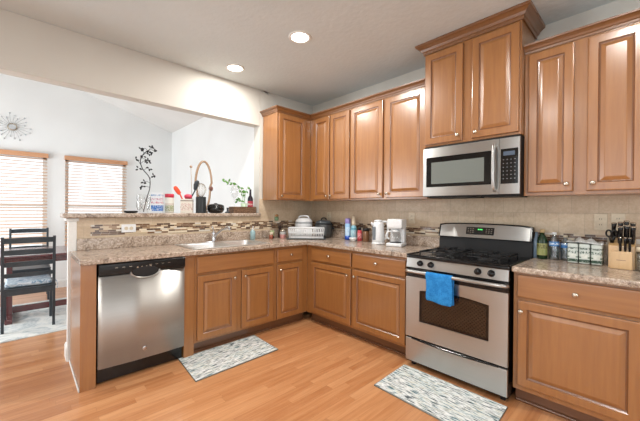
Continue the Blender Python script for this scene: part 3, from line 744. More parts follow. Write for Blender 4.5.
# ============================================================ dining room furniture
def make_chair(label, loc, rotz):
    """origin at the back posts' centre; the seat extends to +y"""
    t = thing('dining_chair', label, 'chair', loc, rotz)
    w = .195
    for s in (-1, 1):
        bm = bmesh.new(); tube(bm, smoothpts([(s*w, .03, 0), (s*w, .012, .25), (s*w, .008, .45), (s*w, -.004, .7), (s*w, -.03, .965)], 4), .0175, 4); new('back_post', bm, 'chair', t, bevel=.003)
        bm = bmesh.new(); bx(bm, s*w-.018, s*w+.018, .385, .421, 0, .42); new('leg', bm, 'chair', t, bevel=.003)
    for z, y, h in ((.925, -.024, .026), (.805, -.012, .024), (.685, -.002, .022), (.575, .004, .020)):
        bm = bmesh.new(); n = 8; rows = []
        for k in range(n+1):
            u = -1+2*k/n; yy = y-.022*(1-u*u); hh = h*(1+.25*(1-u*u))
            rows.append([bm.verts.new((u*(w-.006), yy+a, z+b)) for a, b in ((-.008, -h), (.008, -h), (.008, hh), (-.008, hh))])
        for a, b in zip(rows, rows[1:]):
            for i in range(4): bm.faces.new((a[i], a[(i+1) % 4], b[(i+1) % 4], b[i]))
        bm.faces.new(rows[0]); bm.faces.new(rows[-1]); new('backrest_slat', bm, 'chair', t, bevel=.002)
    bm = bmesh.new(); bx(bm, -w, w, 0, .018, .37, .425); bx(bm, -w, w, .395, .413, .37, .425); bx(bm, -w-.01, -w+.01, .0, .41, .37, .425); bx(bm, w-.01, w+.01, .0, .41, .37, .425); new('seat_rail', bm, 'chair', t, bevel=.003)
    box('seat', (-w-.018, w+.018, -.005, .43, .425, .445), 'chair', t, bevel=.006)
    return t
def cushion_on(label, loc, rotz):
    t = thing('seat_cushion', label, 'cushion', loc, rotz)
    bm = bmesh.new(); bx(bm, -.18, .18, .03, .40, .446, .492); o = new('pad', bm, 'cushion', t, bevel=.02, seg=4)
    for s in (-1, 1):
        bm = bmesh.new(); tube(bm, smoothpts([(s*.17, .05, .465), (s*.20, .03, .49), (s*.225, .01, .45), (s*.222, .0, .40)], 4), .004, 5); new('tie', bm, 'cushion', t)
make_chair('charcoal ladder-back chair nearest the kitchen, its back turned to the bar', (-2.932, 1.082, .0095), 0)
cushion_on('pale blue patterned cushion on the nearer dining chair', (-2.932, 1.082, .0095), 0)
make_chair('charcoal ladder-back chair on the far side of the table, by the window', (-2.912, 2.765, 0.0095), PI)
t = thing('dining_table', 'dark cherry red trestle dining table behind the half wall', 'table', (-2.45, 1.69, .0095))
box('tabletop', (-.86, .86, -.44, .44, .722, .75), 'cherry', t, bevel=.006)
bm = bmesh.new(); bx(bm, -.74, .74, -.34, -.315, .65, .721); bx(bm, -.74, .74, .315, .34, .65, .721); bx(bm, -.74, -.715, -.315, .315, .65, .721); bx(bm, .715, .74, -.315, .315, .65, .721); new('apron', bm, 'cherry', t, bevel=.003)
for s in (-1, 1):
    bm = bmesh.new(); bx(bm, s*.64-.025, s*.64+.025, -.05, .05, .05, .721); bx(bm, s*.64-.03, s*.64+.03, -.28, .28, .0, .05); new('trestle_leg', bm, 'cherry', t, bevel=.004)
box('stretcher', (-.614, .614, -.018, .018, .055, .125), 'cherry', t, bevel=.004)

for i, (x0, x1, lb) in enumerate(((-2.505, -1.632, 'wooden slat blind on the right dining window, above the bar end'), (-3.615, -2.698, 'wooden slat blind on the left dining window, behind the chairs'))):
    t = thing('window_blind', lb, 'blind', (x0, YD, 0)); w = x1-x0
    box('valance', (0, w, -.062, -.001, 2.035, 2.102), 'blind', t, bevel=.004)
    bm = bmesh.new(); z = 2.01
    while z > .60:
        Mx = Matrix.Translation((w/2, -.032, z)) @ Matrix.Rotation(math.radians(17), 4, 'X')
        bx(bm, -w/2+.012, w/2-.012, -.025, .025, -.002, .002, M=Mx); z -= .0495
    new('slats', bm, 'slat', t)
    box('bottom_rail', (.012, w-.012, -.055, -.008, .565, .585), 'blind', t, bevel=.003)
    for fx in (.14, .5, .86):
        bm = bmesh.new()
        for yy in (-.0585, -.006): tube(bm, [(w*fx, yy, 2.035), (w*fx, yy, .575)], .0012, 4)
        new('ladder_cord', bm, 'trimwhite', t)
# starburst wall ornament
t = thing('wall_ornament', 'silver starburst wall ornament of wires and little mirrors', 'wall art', (-3.10, YD-.012, 2.45))
bm = bmesh.new()
for k in range(3): tube(bm, [(.052*math.cos(a)*(1-.08*k), -.004*k, .052*math.sin(a)*(1-.12*k)) for a in [2*PI*j/24 for j in range(24)]], .003, 5, closed=True)
new('ring', bm, 'nickel', t, smooth=True)
bm = bmesh.new(); lathe(bm, [(.04, 0), (.038, .006)], (0, .002, 0), 20, 'y'); new('mirror', bm, 'chrome', t)
rr = random.Random(5); bw = bmesh.new(); bd = []
for k in range(22):
    a = 2*PI*k/22; L = (.20, .14, .17)[k % 3]
    tube(bw, smoothpts([(.05*math.cos(a), 0, .05*math.sin(a)), (L*.6*math.cos(a+.05), -.008, L*.6*math.sin(a+.05)), (L*math.cos(a), 0, L*math.sin(a))], 3), .0014, 4); bd.append((L*math.cos(a), L*math.sin(a)))
new('wires', bw, 'blackmat', t)
for x, z in bd:
    bm = bmesh.new(); lathe(bm, [(.011, 0), (.009, .005)], (x, 0, z), 10, 'y'); new('mirror_dot', bm, 'chrome', t)

# ============================================================ things on the bar ledge
BZ = 1.2262
def body_of(name, prof, mat, parent, seg=24, sy=1, **k):
    bm = bmesh.new(); lathe(bm, prof, (0, 0, 0), seg, sy=sy); return new(name, bm, mat, parent, **k)
t = thing('trinket_dish', 'small dark oval dish at the left of the glass vase', 'dish', (-2.235, .09, BZ))
body_of('dish', [(.035, 0), (.055, .006), (.062, .02), (.056, .022), (.04, .012), (.001, .01)], 'blackmat', t, sy=.6)
t = thing('glass_vase', 'clear glass vase with black scroll pattern, holding the wire branch', 'vase', (-2.125, .10, BZ))
body_of('vase', [(.035, 0), (.040, .004), (.052, .05), (.058, .10), (.060, .17), (.062, .18), (.058, .18), (.054, .10), (.047, .05), (.034, .012), (.001, .010)], 'clear', t, smooth=True)
bm = bmesh.new()
for k in range(5):
    a0 = 2*PI*k/5
    tube(bm, smoothpts([(.0605*math.cos(a0+.5*math.sin(u*5)), .0605*math.sin(a0+.5*math.sin(u*5)), .03+u*.13) if u > .2 else (.054*math.cos(a0+.5*math.sin(u*5)), .054*math.sin(a0+.5*math.sin(u*5)), .03+u*.13) for u in [j/6 for j in range(7)]], 3), .002, 4)
new('scrollwork', bm, 'blackmat', t)
def leaf(bm, p, d, L, w, mi=0):
    d = Vector(d).normalized(); p = Vector(p); s = d.cross(Vector((.3, -1, .2))).normalized(); n = s.cross(d).normalized()
    pr = [(0, 0), (.25, .7), (.5, 1), (.75, .72), (1, 0)]; up_, lo = [], []
    mid = [bm.verts.new(p+d*L*u+n*.0018*(1 if 0 < u < 1 else 0)) for u, _ in pr]; mid2 = [mid[0]]+[bm.verts.new(p+d*L*u-n*.0018) for u, _ in pr[1:-1]]+[mid[-1]]
    A = [mid[0]]+[bm.verts.new(p+d*L*u+s*w*v/2) for u, v in pr[1:-1]]+[mid[-1]]; B = [mid[0]]+[bm.verts.new(p+d*L*u-s*w*v/2) for u, v in pr[1:-1]]+[mid[-1]]
    for m in (mid, mid2):
        for E in (A, B):
            for i in range(4):
                q = []
                for v in (m[i], m[i+1], E[i+1], E[i]):
                    if v not in q: q.append(v)
                if len(q) > 2:
                    try: f = bm.faces.new(q); f.smooth = True; f.material_index = mi
                    except ValueError: pass
t = thing('wire_branch', 'black metal wire branch with leaf sprays standing in the vase', 'ornament', (-2.125, .10, BZ+.012))
stem = smoothpts([(0, 0, 0), (.03, 0, .14), (.055, 0, .24), (.05, 0, .34), (-.01, 0, .42), (-.03, 0, .50), (.0, 0, .57), (.05, 0, .615)], 5)
bm = bmesh.new(); tube(bm, stem, .004, 6)
rr = random.Random(2); lv = bmesh.new()
for i, (fr_, dx, dz) in enumerate([(.36, -.07, .02), (.42, .05, .05), (.5, -.10, .07), (.55, .07, .04), (.62, -.07, .10), (.68, .08, .05), (.75, .10, -.02), (.80, .09, .05), (.86, -.03, .04), (.92, .05, -.02), (.97, -.05, .03), (1.0, .03, .03), (.30, -.10, .0), (.95, .09, .01), (.72, .03, .06)]):
    p = stem[min(len(stem)-1, int(fr_*(len(stem)-1)))]; q = p+Vector((dx*.7, rr.uniform(-.02, .02), dz*.7))
    tube(bm, smoothpts([p, (p+q)/2+Vector((0, 0, .012)), q], 3), .0022, 4)
    for k in range(4):
        a = rr.uniform(0, 2*PI); leaf(lv, q+Vector((rr.uniform(-.01, .01), 0, rr.uniform(-.01, .01))), (math.cos(a), .1, math.sin(a)), .027, .017)
new('stem', bm, 'blackmat', t, smooth=True); new('leaves', lv, 'blackmat', t)
t = thing('carton', 'white and blue printed carton between the vase and the red-capped jar', 'carton', (-2.0, .10, BZ), -.6)
box('carton_box', (-.050, .050, -.03, .03, 0, .205), printed('carton_print', (226, 230, 236), [(.02, .078, (40, 110, 190), .44), (.095, .115, (196, 110, 130), .5), (.125, .15, (190, 140, 160), .52), (.17, .185, (90, 140, 190), .5)]), t, bevel=.003)
t = thing('jar', 'clear jar with a red cap on the bar ledge', 'jar', (-1.885, .10, BZ))
body_of('glass', [(.040, 0), (.044, .006), (.044, .14), (.040, .155), (.036, .165)], printed('jar_print', (216, 216, 208), [(.02, .08, (150, 160, 120), .47), (.085, .10, (200, 190, 180), 0)]), t, smooth=True)
body_of('cap', [(.042, .160), (.044, .164), (.044, .192), (.041, .197), (.001, .198)], plain('red_cap', (196, 44, 70), .4), t, smooth=True)
t = thing('canister', 'square white canister with a red rose print, holding utensils', 'canister', (-1.705, .10, BZ), -.5)
roses = printed('rose_print', (222, 216, 206), [(.03, .10, (176, 60, 78), .56), (.035, .09, (110, 130, 90), .62), (.125, .135, (120, 110, 100), 0)])
bm = bmesh.new(); w = .058
for a, b, c, d in ((-w, w, -w, -w+.005), (-w, w, w-.005, w), (-w, -w+.005, -w+.005, w-.005), (w-.005, w, -w+.005, w-.005)): bx(bm, a, b, c, d, 0, .15)
bx(bm, -w+.005, w-.005, -w+.005, w-.005, 0, .006); new('body', bm, roses, t, bevel=.001)
orange = plain('orange_red_silicone', (226, 84, 52), .45)
def utensil(label, loc, pts, r, head, mat, hm=None, cat='utensil', name='cooking_utensil'):
    t = thing(name, label, cat, loc); bm = bmesh.new(); tube(bm, smoothpts(pts, 3), r, 8); new('handle', bm, mat, t, smooth=True)
    if head: new('head', head, hm or mat, t, smooth=True)
    return t
bm = bmesh.new(); lathe(bm, [(.004, -.055), (.020, -.045), (.024, -.01), (.022, .03), (.012, .045), (.001, .047)], (0, 0, 0), 14, sy=.25)
bmesh.ops.transform(bm, matrix=Matrix.Translation((-.105, 0, .232)) @ Matrix.Rotation(-.62, 4, 'Y'), verts=bm.verts)
utensil('orange-red slotted turner leaning out of the rose canister', (-1.705, .10, BZ+.008), [(.02, 0, 0), (-.04, 0, .12), (-.08, 0, .20)], .008, bm, orange)
bm = bmesh.new(); lathe(bm, [(.001, -.03), (.03, -.02), (.042, .0), (.038, .018), (.02, .028), (.001, .03)], (0, 0, .165), 16)
utensil('pink rounded scoop sticking out of the rose canister', (-1.695, .10, BZ+.008), [(.0, 0, 0), (0, 0, .14)], .006, bm, plain('pink_silicone', (214, 72, 96), .4))
bm = bmesh.new(); lathe(bm, [(.001, -.06), (.018, -.04), (.030, 0), (.028, .04), (.014, .06), (.001, .062)], (0, 0, 0), 14, sy=.3)
bmesh.ops.transform(bm, matrix=Matrix.Translation((.085, 0, .29)) @ Matrix.Rotation(.3, 4, 'Y'), verts=bm.verts)
utensil('grey ladle leaning right out of the rose canister', (-1.695, .10, BZ+.008), [(.0, .02, 0), (.03, .02, .13), (.075, 0, .24)], .007, bm, 'chair')
t = thing('utensil_crock', 'black ribbed utensil crock with a steel whisk', 'crock', (-1.555, .10, BZ))
bm = bmesh.new(); n = 48; rr_ = lambda i: .054 if i % 4 < 2 else .051
R = []
for z, sc in ((0, 1), (.178, 1), (.178, .88), (.01, .88)):
    R.append([bm.verts.new((rr_(i)*sc*math.cos(2*PI*i/n), rr_(i)*sc*math.sin(2*PI*i/n), z)) for i in range(n)])
for a, b in zip(R, R[1:]):
    for i in range(n): bm.faces.new((a[i], a[(i+1) % n], b[(i+1) % n], b[i]))
bm.faces.new(R[0]); bm.faces.new(R[-1]); new('crock', bm, plain('dark_ceramic', (44, 48, 52), .3), t)
t = thing('whisk', 'steel balloon whisk standing in the black crock', 'whisk', (-1.555, .10, BZ+.012))
bm = bmesh.new()
for k in range(8):
    a = PI*k/8
    tube(bm, smoothpts([(.012*math.cos(a), .012*math.sin(a), .16), (.050*math.cos(a), .050*math.sin(a), .23), (.040*math.cos(a), .040*math.sin(a), .29), (0, 0, .315), (-.040*math.cos(a), -.040*math.sin(a), .29), (-.050*math.cos(a), -.050*math.sin(a), .23), (-.012*math.cos(a), -.012*math.sin(a), .16)], 3), .0022, 5)
new('wires', bm, 'nickel', t); bm = bmesh.new(); tube(bm, [(0, 0, 0), (0, 0, .17)], .011, 10); new('handle', bm, 'nickel', t, smooth=True)
t = thing('loop_ornament', 'tall bent-wood oval loop ornament behind the black crock', 'ornament', (-1.48, .185, BZ))
bm = bmesh.new(); tube(bm, [(-.01+.095*math.cos(a)*(1 if math.sin(a) > 0 else .8), 0, .30+.285*math.sin(a)) for a in [2*PI*k/40 for k in range(40)]], .013, 8, closed=True); new('loop', bm, 'bentwood', t, smooth=True)
box('foot', (-.05, .03, -.03, .03, 0, .022), 'bentwood', t, bevel=.003)
bm = bmesh.new(); lathe(bm, [(.001, -.035), (.02, -.02), (.026, 0), (.02, .02), (.001, .035)], (.075, 0, .28), 12); new('knot', bm, plain('dark_copper', (120, 78, 66), .35), t, smooth=True)
t = thing('ball_stick', 'thin stick with a small round tip leaning beside the wooden loop', 'ornament', (-1.62, .17, BZ))
bm = bmesh.new(); tube(bm, [(0, 0, 0.001), (-.02, 0, .50)], .003, 6); new('stick', bm, 'bentwood', t); bm = bmesh.new(); lathe(bm, [(.001, -.016), (.012, -.009), (.016, 0), (.012, .009), (.001, .016)], (-.02, 0, .51), 12); new('tip', bm, 'bentwood', t, smooth=True)
t = thing('lidded_dish', 'low glossy black lidded dish on the bar, right of the black crock', 'bowl', (-1.40, .065, BZ))
body_of('bowl', [(.05, 0), (.075, .006), (.092, .035), (.094, .07), (.090, .07), (.085, .036), (.05, .015), (.001, .013)], 'blackglass', t, smooth=True)
body_of('lid', [(.092, .071), (.086, .088), (.06, .100), (.02, .104), (.016, .112), (.001, .113)], 'black', t, smooth=True)
t = thing('candle_holder', 'small dark base with a glass left of the wicker tray', 'candle holder', (-1.262, .05, BZ))
body_of('base', [(.03, 0), (.03, .012), (.012, .02), (.010, .05), (.02, .06), (.001, .062)], 'chair', t, smooth=True)
t = thing('wicker_tray', 'brown wicker planter tray at the right end of the bar ledge', 'tray', (-1.04, .10, BZ))
bm = bmesh.new(); a, b = .150, .065
for q in ((-a, a, -b, -b+.008), (-a, a, b-.008, b), (-a, -a+.008, -b+.008, b-.008), (a-.008, a, -b+.008, b-.008)): bx(bm, *q, 0, .075)
bx(bm, -a+.008, a-.008, -b+.008, b-.008, 0, .006); new('basket', bm, 'wicker', t, bevel=.002)
t = thing('goblet', 'tall clear glass goblet standing in the wicker tray', 'glass', (-1.150, .10, BZ+.0065))
body_of('goblet', [(.034, 0), (.034, .003), (.006, .01), (.005, .12), (.012, .155), (.040, .20), (.046, .25), (.040, .32), (.038, .32), (.043, .25), (.036, .20), (.008, .165), (.001, .162)], 'clear', t, smooth=True)
t = thing('wine_bottle', 'dark bottle with a red label at the right end of the wicker tray', 'bottle', (-.935, .10, BZ+.0065))
wp = [(.030, 0), (.034, .004), (.034, .155), (.030, .18), (.014, .21), (.0125, .27), (.014, .275), (.014, .285), (.001, .286)]
body_of('bottle', wp, plain('dark_bottle_glass', (40, 34, 44), .12), t, smooth=True)
bm = bmesh.new(); lathe(bm, [(.0345, .05), (.0345, .14)], seg=24, cap=False); new('label', bm, printed('red_label', (160, 34, 56), [(.09, .11, (220, 200, 190), .5)]), t, smooth=True)
green = plain('leaf_green', (96, 150, 66), .45, vary=.2)
t = thing('trailing_plant', 'small green trailing plant in a glass pot in the wicker tray', 'plant', (-1.025, .10, BZ+.0065))
body_of('pot', [(.028, 0), (.034, .05), (.036, .11), (.033, .11), (.030, .05), (.024, .006), (.001, .005)], plain('pale_green_glass', (176, 196, 170), .2), t, smooth=True)
bm = bmesh.new(); lv = bmesh.new(); rr = random.Random(11)
for P in ([(0, 0, .02), (.0, 0, .18), (-.05, 0, .30), (-.14, -.01, .345), (-.22, 0, .36), (-.285, 0, .375)], [(0, 0, .02), (.01, 0, .15), (.03, 0, .26), (.06, 0, .33)], [(0, 0, .02), (-.02, .01, .12), (-.06, .01, .16), (-.09, 0, .13)], [(0, 0, .02), (-.01, .01, .16), (-.03, .01, .24), (-.07, 0, .29)]):
    st = smoothpts(P, 5); tube(bm, st, .0022, 5)
    for i in range(7, len(st), 3):
        for k in range(2): leaf(lv, st[i], (rr.uniform(-.6, 1), rr.uniform(-.4, .4), rr.uniform(-.5, .45)), .046, .026)
new('stems', bm, green, t); new('leaves', lv, green, t)

# ============================================================ things on the worktops
WZ = .9145
def bottle(name, label, x, y, prof, mat, cap=None, capmat=None, lab=None, labmat=None, cat='bottle', z=WZ, group=None, seg=22):
    t = thing(name, label, cat, (x, y, z), 0, group); body_of('body', prof, mat, t, smooth=True, seg=seg)
    if cap: body_of('cap', cap, capmat, t, smooth=True, seg=seg)
    if lab: bm = bmesh.new(); lathe(bm, lab, seg=seg, cap=False); new('label', bm, labmat, t, smooth=True)
    return t
t = bottle('soap_dispenser', 'clear soap bottle with a white pump behind the right sink bowl', -1.005, -.078, [(.028, 0), (.031, .004), (.031, .085), (.024, .105), (.012, .112)], plain('clear_blue_soap', (150, 180, 186), .15), [(.014, .110), (.014, .124), (.005, .127), (.004, .155), (.001, .156)], 'white')
bm = bmesh.new(); tube(bm, [(.008, .008, .152), (-.012, -.03, .150)], .006, 8); new('nozzle', bm, 'white', t, smooth=True)
bottle('drinking_glass', 'small clear glass on the worktop right of the soap bottle', -.855, -.09, [(.026, 0), (.028, .003), (.032, .10), (.030, .10), (.026, .006), (.001, .005)], 'clear', cat='glass')
bottle('spice_jar', 'pale jar with dark base left of the grey-lidded jar', -.745, -.10, [(.026, 0), (.028, .004), (.028, .03)], 'blackmat', [(.0285, .029), (.0285, .085), (.024, .10), (.001, .101)], plain('olive_jar', (150, 160, 120), .25), cat='jar')
bottle('spice_jar', 'small amber jar with a cream lid at the left of the spice jars', -.80, -.16, [(.022, 0), (.023, .003), (.023, .055)], plain('amber_spice', (140, 74, 52), .25), [(.0235, .054), (.0235, .08), (.001, .081)], 'plate', cat='jar')
bottle('storage_jar', 'clear jar with a silver lid and pink contents left of the white cooker', -.625, -.16, [(.034, 0), (.037, .004), (.037, .07), (.032, .085)], printed('pink_contents', (176, 178, 176), [(.0, .05, (206, 140, 136), .42)], .15), [(.035, .084), (.035, .108), (.001, .11)], 'nickel', cat='jar')
bottle('pepper_mill', 'dark brown mill behind the silver-lidded jar', -.60, -.065, [(.02, 0), (.024, .004), (.024, .05), (.016, .08), (.016, .11), (.024, .13), (.02, .15), (.001, .155)], plain('dark_mill_wood', (52, 34, 28), .3), cat='mill')
t = thing('plug_in_freshener', 'green plug-in fixture with a tan top on the outlet under the single-door cabinet', 'plug-in', (-.632, -.0195, 1.13))
body_of('body', [(.02, 0), (.028, .01), (.030, .03), (.024, .05), (.001, .052)], plain('green_plug', (120, 150, 116), .3), t, sy=.55, smooth=True)
body_of('top', [(.02, .0525), (.026, .065), (.016, .08), (.001, .082)], plain('tan_plug', (176, 130, 84), .4), t, sy=.55, smooth=True)
for o in t.children: o.location.y = -.0175+.0
t.location.y = -.0195

# appliances in the corner
t = thing('rice_cooker', 'white rice cooker with a top handle in the corner of the worktop', 'rice cooker', (-.300, -.180, WZ), -.81)
body_of('body', [(.085, 0), (.105, .01), (.112, .06), (.112, .175), (.108, .19)], 'white', t, smooth=True, seg=32)
body_of('lid', [(.113, .191), (.113, .205), (.095, .235), (.06, .25), (.001, .252)], 'white', t, smooth=True, seg=32)
body_of('lid_seam', [(.1125, .180), (.1125, .190)], plain('grey_band', (150, 156, 160), .4), t, smooth=True, seg=32)
bm = bmesh.new(); tube(bm, smoothpts([(-.07, 0, .232), (-.055, 0, .268), (0, 0, .278), (.055, 0, .268), (.07, 0, .232)]), .009, 8); new('handle', bm, 'white', t, smooth=True)
box('control_face', (-.04, .04, -.122, -.108, .03, .10), plain('grey_face', (170, 174, 178), .4), t, bevel=.004)
t = thing('slow_cooker', 'grey slow cooker with a dark domed lid right of the white rice cooker', 'slow cooker', (-.148, -.400, WZ), -.85)
body_of('body', [(.08, 0), (.098, .01), (.108, .05), (.110, .155), (.112, .165)], plain('satin_grey', (96, 98, 98), .35, .6), t, smooth=True, seg=32)
body_of('rim', [(.113, .166), (.116, .172), (.113, .180)], 'blackmat', t, smooth=True, seg=32)
body_of('lid', [(.110, .181), (.100, .205), (.07, .222), (.03, .230), (.001, .231)], plain('smoky_lid', (62, 68, 72), .12), t, smooth=True, seg=32)
bm = bmesh.new(); tube(bm, smoothpts([(-.035, 0, .222), (-.02, 0, .25), (.02, 0, .25), (.035, 0, .222)]), .008, 8); new('handle', bm, 'blackmat', t, smooth=True)
for s in (-1, 1): box('side_grip', (s*.125-.014, s*.125+.014, -.03, .03, .11, .135), 'blackmat', t, bevel=.005)
# dish rack: dark tray with a white basket
t = thing('dish_rack', 'white plastic dish basket on a dark tray in front of the rice cooker', 'dish rack', (-.455, -.415, WZ), math.atan2(-.688, .726))
box('drip_tray', (-.235, .235, -.095, .09, 0, .014), 'chair', t, bevel=.005)
bm = bmesh.new(); z0, z1 = .016, .135; g = .008
def side(p0, p1, n):
    p0 = Vector(p0); p1 = Vector(p1)
    for k in range(n+1):
        q = p0.lerp(p1, k/n); tube(bm, [(q.x*.95, q.y*.92, z0), (q.x, q.y, z1)], .0062, 4)
cs = [(-.215, -.085), (.215, -.085), (.215, .075), (-.215, .075)]
for i in range(4): side((*cs[i], 0), (*cs[(i+1) % 4], 0), 20 if i % 2 == 0 else 8)
for z, sc, r in ((z0+.004, .95, .007), (z1, 1.0, .009), (.075, .97, .006)):
    tube(bm, [(x*sc, y*sc, z) for x, y in cs], r, 6, closed=True)
new('basket', bm, 'white', t)
bx_ = bmesh.new(); bx(bx_, -.20, .20, -.074, .066, .020, .026); new('basket_floor', bx_, 'white', t)
for (px_, lab, a) in ((-.11, 'white plate standing in the left of the dish basket', .1), (-.05, 'white plate standing in the middle of the dish basket', -.05), (.10, 'white plate standing in the right of the dish basket', .05)):
    e = thing('plate', lab, 'plate', (0, 0, 0)); e.matrix_world = t.matrix_basis @ Matrix.Translation((px_, -.005, .088)) @ Matrix.Rotation(PI/2+a, 4, 'Z')
    bm = bmesh.new(); lathe(bm, [(.058, .006), (.040, .001), (.001, 0), (.001, -.003), (.04, -.003), (.058, .003)], (0, 0, 0), 24, 'y', cap=False); new('dish', bm, 'white', e, smooth=True)

# bottles along the range wall
bottle('glass_bottle', 'clear empty bottle on the worktop, left of the purple-capped can', -.13, -.715, [(.026, 0), (.028, .004), (.028, .10), (.012, .14), (.011, .18), (.013, .185), (.010, .186), (.009, .14), (.025, .10), (.024, .008), (.001, .006)], 'clear')
bottle('aerosol_can', 'blue can with a purple cap, second bottle left of the kettle group', -.13, -.800, [(.028, 0), (.036, .004), (.036, .045)], plain('deep_blue', (30, 74, 176), .3), [(.033, .195), (.034, .2), (.034, .245), (.028, .258), (.001, .26)], plain('purple_cap', (146, 136, 196), .35),
       [(.0345, .044), (.0345, .19), (.030, .197)], printed('light_blue_can', (150, 190, 226), [(.06, .15, (206, 222, 238), .5)]))
bottle('spray_bottle', 'tall pale blue spray bottle with a white top, left of the red bottle', -.13, -.892, [(.034, 0), (.037, .004), (.037, .12), (.030, .165), (.018, .178)], printed('teal_can', (126, 178, 196), [(.03, .12, (196, 220, 226), .5), (.13, .145, (70, 140, 160), 0)]), [(.022, .177), (.023, .19), (.019, .28), (.012, .288), (.001, .289)], 'plate')
bottle('squeeze_bottle', 'red and pink bottle between the spray bottle and the brown jar', -.125, -.982, [(.026, 0), (.029, .004), (.029, .10), (.02, .125)], printed('red_pink', (196, 70, 80), [(.03, .09, (230, 180, 180), .5)]), [(.018, .124), (.016, .155), (.001, .157)], 'blackmat')
bottle('coffee_jar', 'brown jar with a black lid just left of the white kettle', -.13, -1.078, [(.034, 0), (.037, .004), (.037, .11), (.034, .12)], plain('brown_jar', (128, 92, 66), .2), [(.037, .121), (.037, .15), (.001, .152)], 'blackmat', cat='jar')
t = thing('bowl', 'small white bowl in front of the spray bottle', 'bowl', (-.225, -.965, WZ)); body_of('dish', [(.02, 0), (.025, .004), (.045, .03), (.048, .04), (.044, .04), (.022, .01), (.001, .009)], 'white', t, smooth=True)
# kettle
t = thing('electric_kettle', 'white electric kettle left of the coffee maker', 'kettle', (-.225, -1.318, WZ), math.atan2(-.688, .726))
body_of('power_base', [(.068, 0), (.070, .004), (.070, .018), (.06, .022), (.001, .022)], 'white', t, smooth=True, seg=28)
body_of('body', [(.064, .024), (.066, .03), (.063, .12), (.056, .21), (.051, .235), (.001, .238)], 'white', t, smooth=True, seg=28)
body_of('lid', [(.046, .2385), (.044, .25), (.03, .257), (.001, .258)], 'white', t, smooth=True, seg=28)
bm = bmesh.new(); tube(bm, smoothpts([(.045, 0, .235), (.085, 0, .235), (.103, 0, .19), (.100, 0, .12), (.085, 0, .07), (.062, 0, .05)]), .012, 10); new('handle', bm, 'white', t, smooth=True)
bm = bmesh.new(); bx(bm, -.02, .02, -.066, -.052, .05, .19); bmesh.ops.transform(bm, matrix=Matrix.Rotation(-.95, 4, 'Z') @ Matrix.Rotation(.06, 4, 'X'), verts=bm.verts); new('water_gauge', bm, plain('gauge_grey', (120, 128, 136), .2), t, bevel=.003)
bm = bmesh.new(); tube(bm, [(-.055, 0, .20), (-.078, 0, .228)], [.02, .008], 8); new('spout', bm, 'white', t, smooth=True)
# coffee maker
t = thing('coffee_maker', 'white drip coffee maker with glass carafe, left of the range', 'coffee maker', (-.225, -1.545, WZ), R90+.28)
box('base', (-.078, .078, -.105, .09, 0, .035), 'white', t, bevel=.01, seg=3)
box('tower', (-.072, .072, .02, .088, .035, .20), 'white', t, bevel=.006)
bm = bmesh.new(); v = [(-.075, -.088), (.075, -.088), (.075, .088), (-.075, .088)]
R = [[bm.verts.new((x*s, y*s, z)) for x, y in v] for z, s in ((.175, .86), (.20, 1), (.265, 1.0), (.272, .96))]
for a, b in zip(R, R[1:]):
    for i in range(4): bm.faces.new((a[i], a[(i+1) % 4], b[(i+1) % 4], b[i]))
bm.faces.new(R[0]); bm.faces.new(R[-1]); new('filter_housing', bm, 'white', t, bevel=.008)
body_of('warming_plate', [(.056, 0), (.056, .006)], 'blackmat', t, seg=24, loc=(0, -.04, .036))
ca = body_of('carafe', [(.045, .0), (.055, .006), (.060, .045), (.048, .085), (.038, .10), (.034, .10), (.045, .083), (.055, .045), (.05, .01), (.001, .008)], M_['clear'], t, smooth=True, seg=24, loc=(0, -.04, .0425))
body_of('carafe_lid', [(.036, .1005), (.036, .118), (.001, .120)], 'white', ca, smooth=True)
bm = bmesh.new(); tube(bm, smoothpts([(-.036, -.01, .105), (-.07, -.03, .10), (-.085, -.04, .06), (-.062, -.02, .03)]), .008, 8); new('carafe_handle', bm, 'white', ca, smooth=True)

# right of the range
olive = plain('dark_green_glass', (22, 48, 26), .1)
bottle('olive_oil_bottle', 'dark green bottle with a yellowish label right of the range', -.100, -2.750, [(.031, 0), (.034, .004), (.034, .135), (.030, .16), (.015, .185), (.0145, .20)], olive, [(.0165, .199), (.0165, .224), (.001, .226)], plain('cork_cap', (186, 160, 116), .5), [(.0346, .03), (.0346, .12)], printed('olive_label', (146, 146, 92), [(.08, .11, (96, 90, 40), .5), (.04, .07, (130, 140, 80), .5)]))
bottle('slim_bottle', 'slim blue-grey bottle squeezed between the range and the green bottle', -.075, -2.708, [(.018, 0), (.020, .003), (.020, .14), (.010, .17), (.010, .20), (.001, .202)], plain('grey_blue_bottle', (110, 128, 146), .15))
wb = [(.024, 0), (.031, .006), (.032, .03), (.030, .05), (.032, .07), (.031, .12), (.028, .15), (.014, .175), (.013, .19)]
water = glass('water_bottle_plastic', (214, 224, 232), .62, .08); blue = printed('blue_bottle_label', (52, 116, 180), [(.115, .13, (220, 230, 238), .5)])
bottle('water_bottle', 'clear water bottle with a blue label next to the green bottle', -.100, -2.824, wb, water, [(.0145, .189), (.0145, .206), (.001, .207)], 'white', [(.0325, .105), (.0318, .138)], blue)
bottle('water_bottle', 'shorter clear water bottle with a blue label beside the wrapped pack', -.070, -2.887, [(r*.95, z*.9) for r, z in wb], water, [(.0140, .1705), (.0140, .186), (.001, .187)], 'plate', [(.0305, .095), (.0300, .128)], blue)
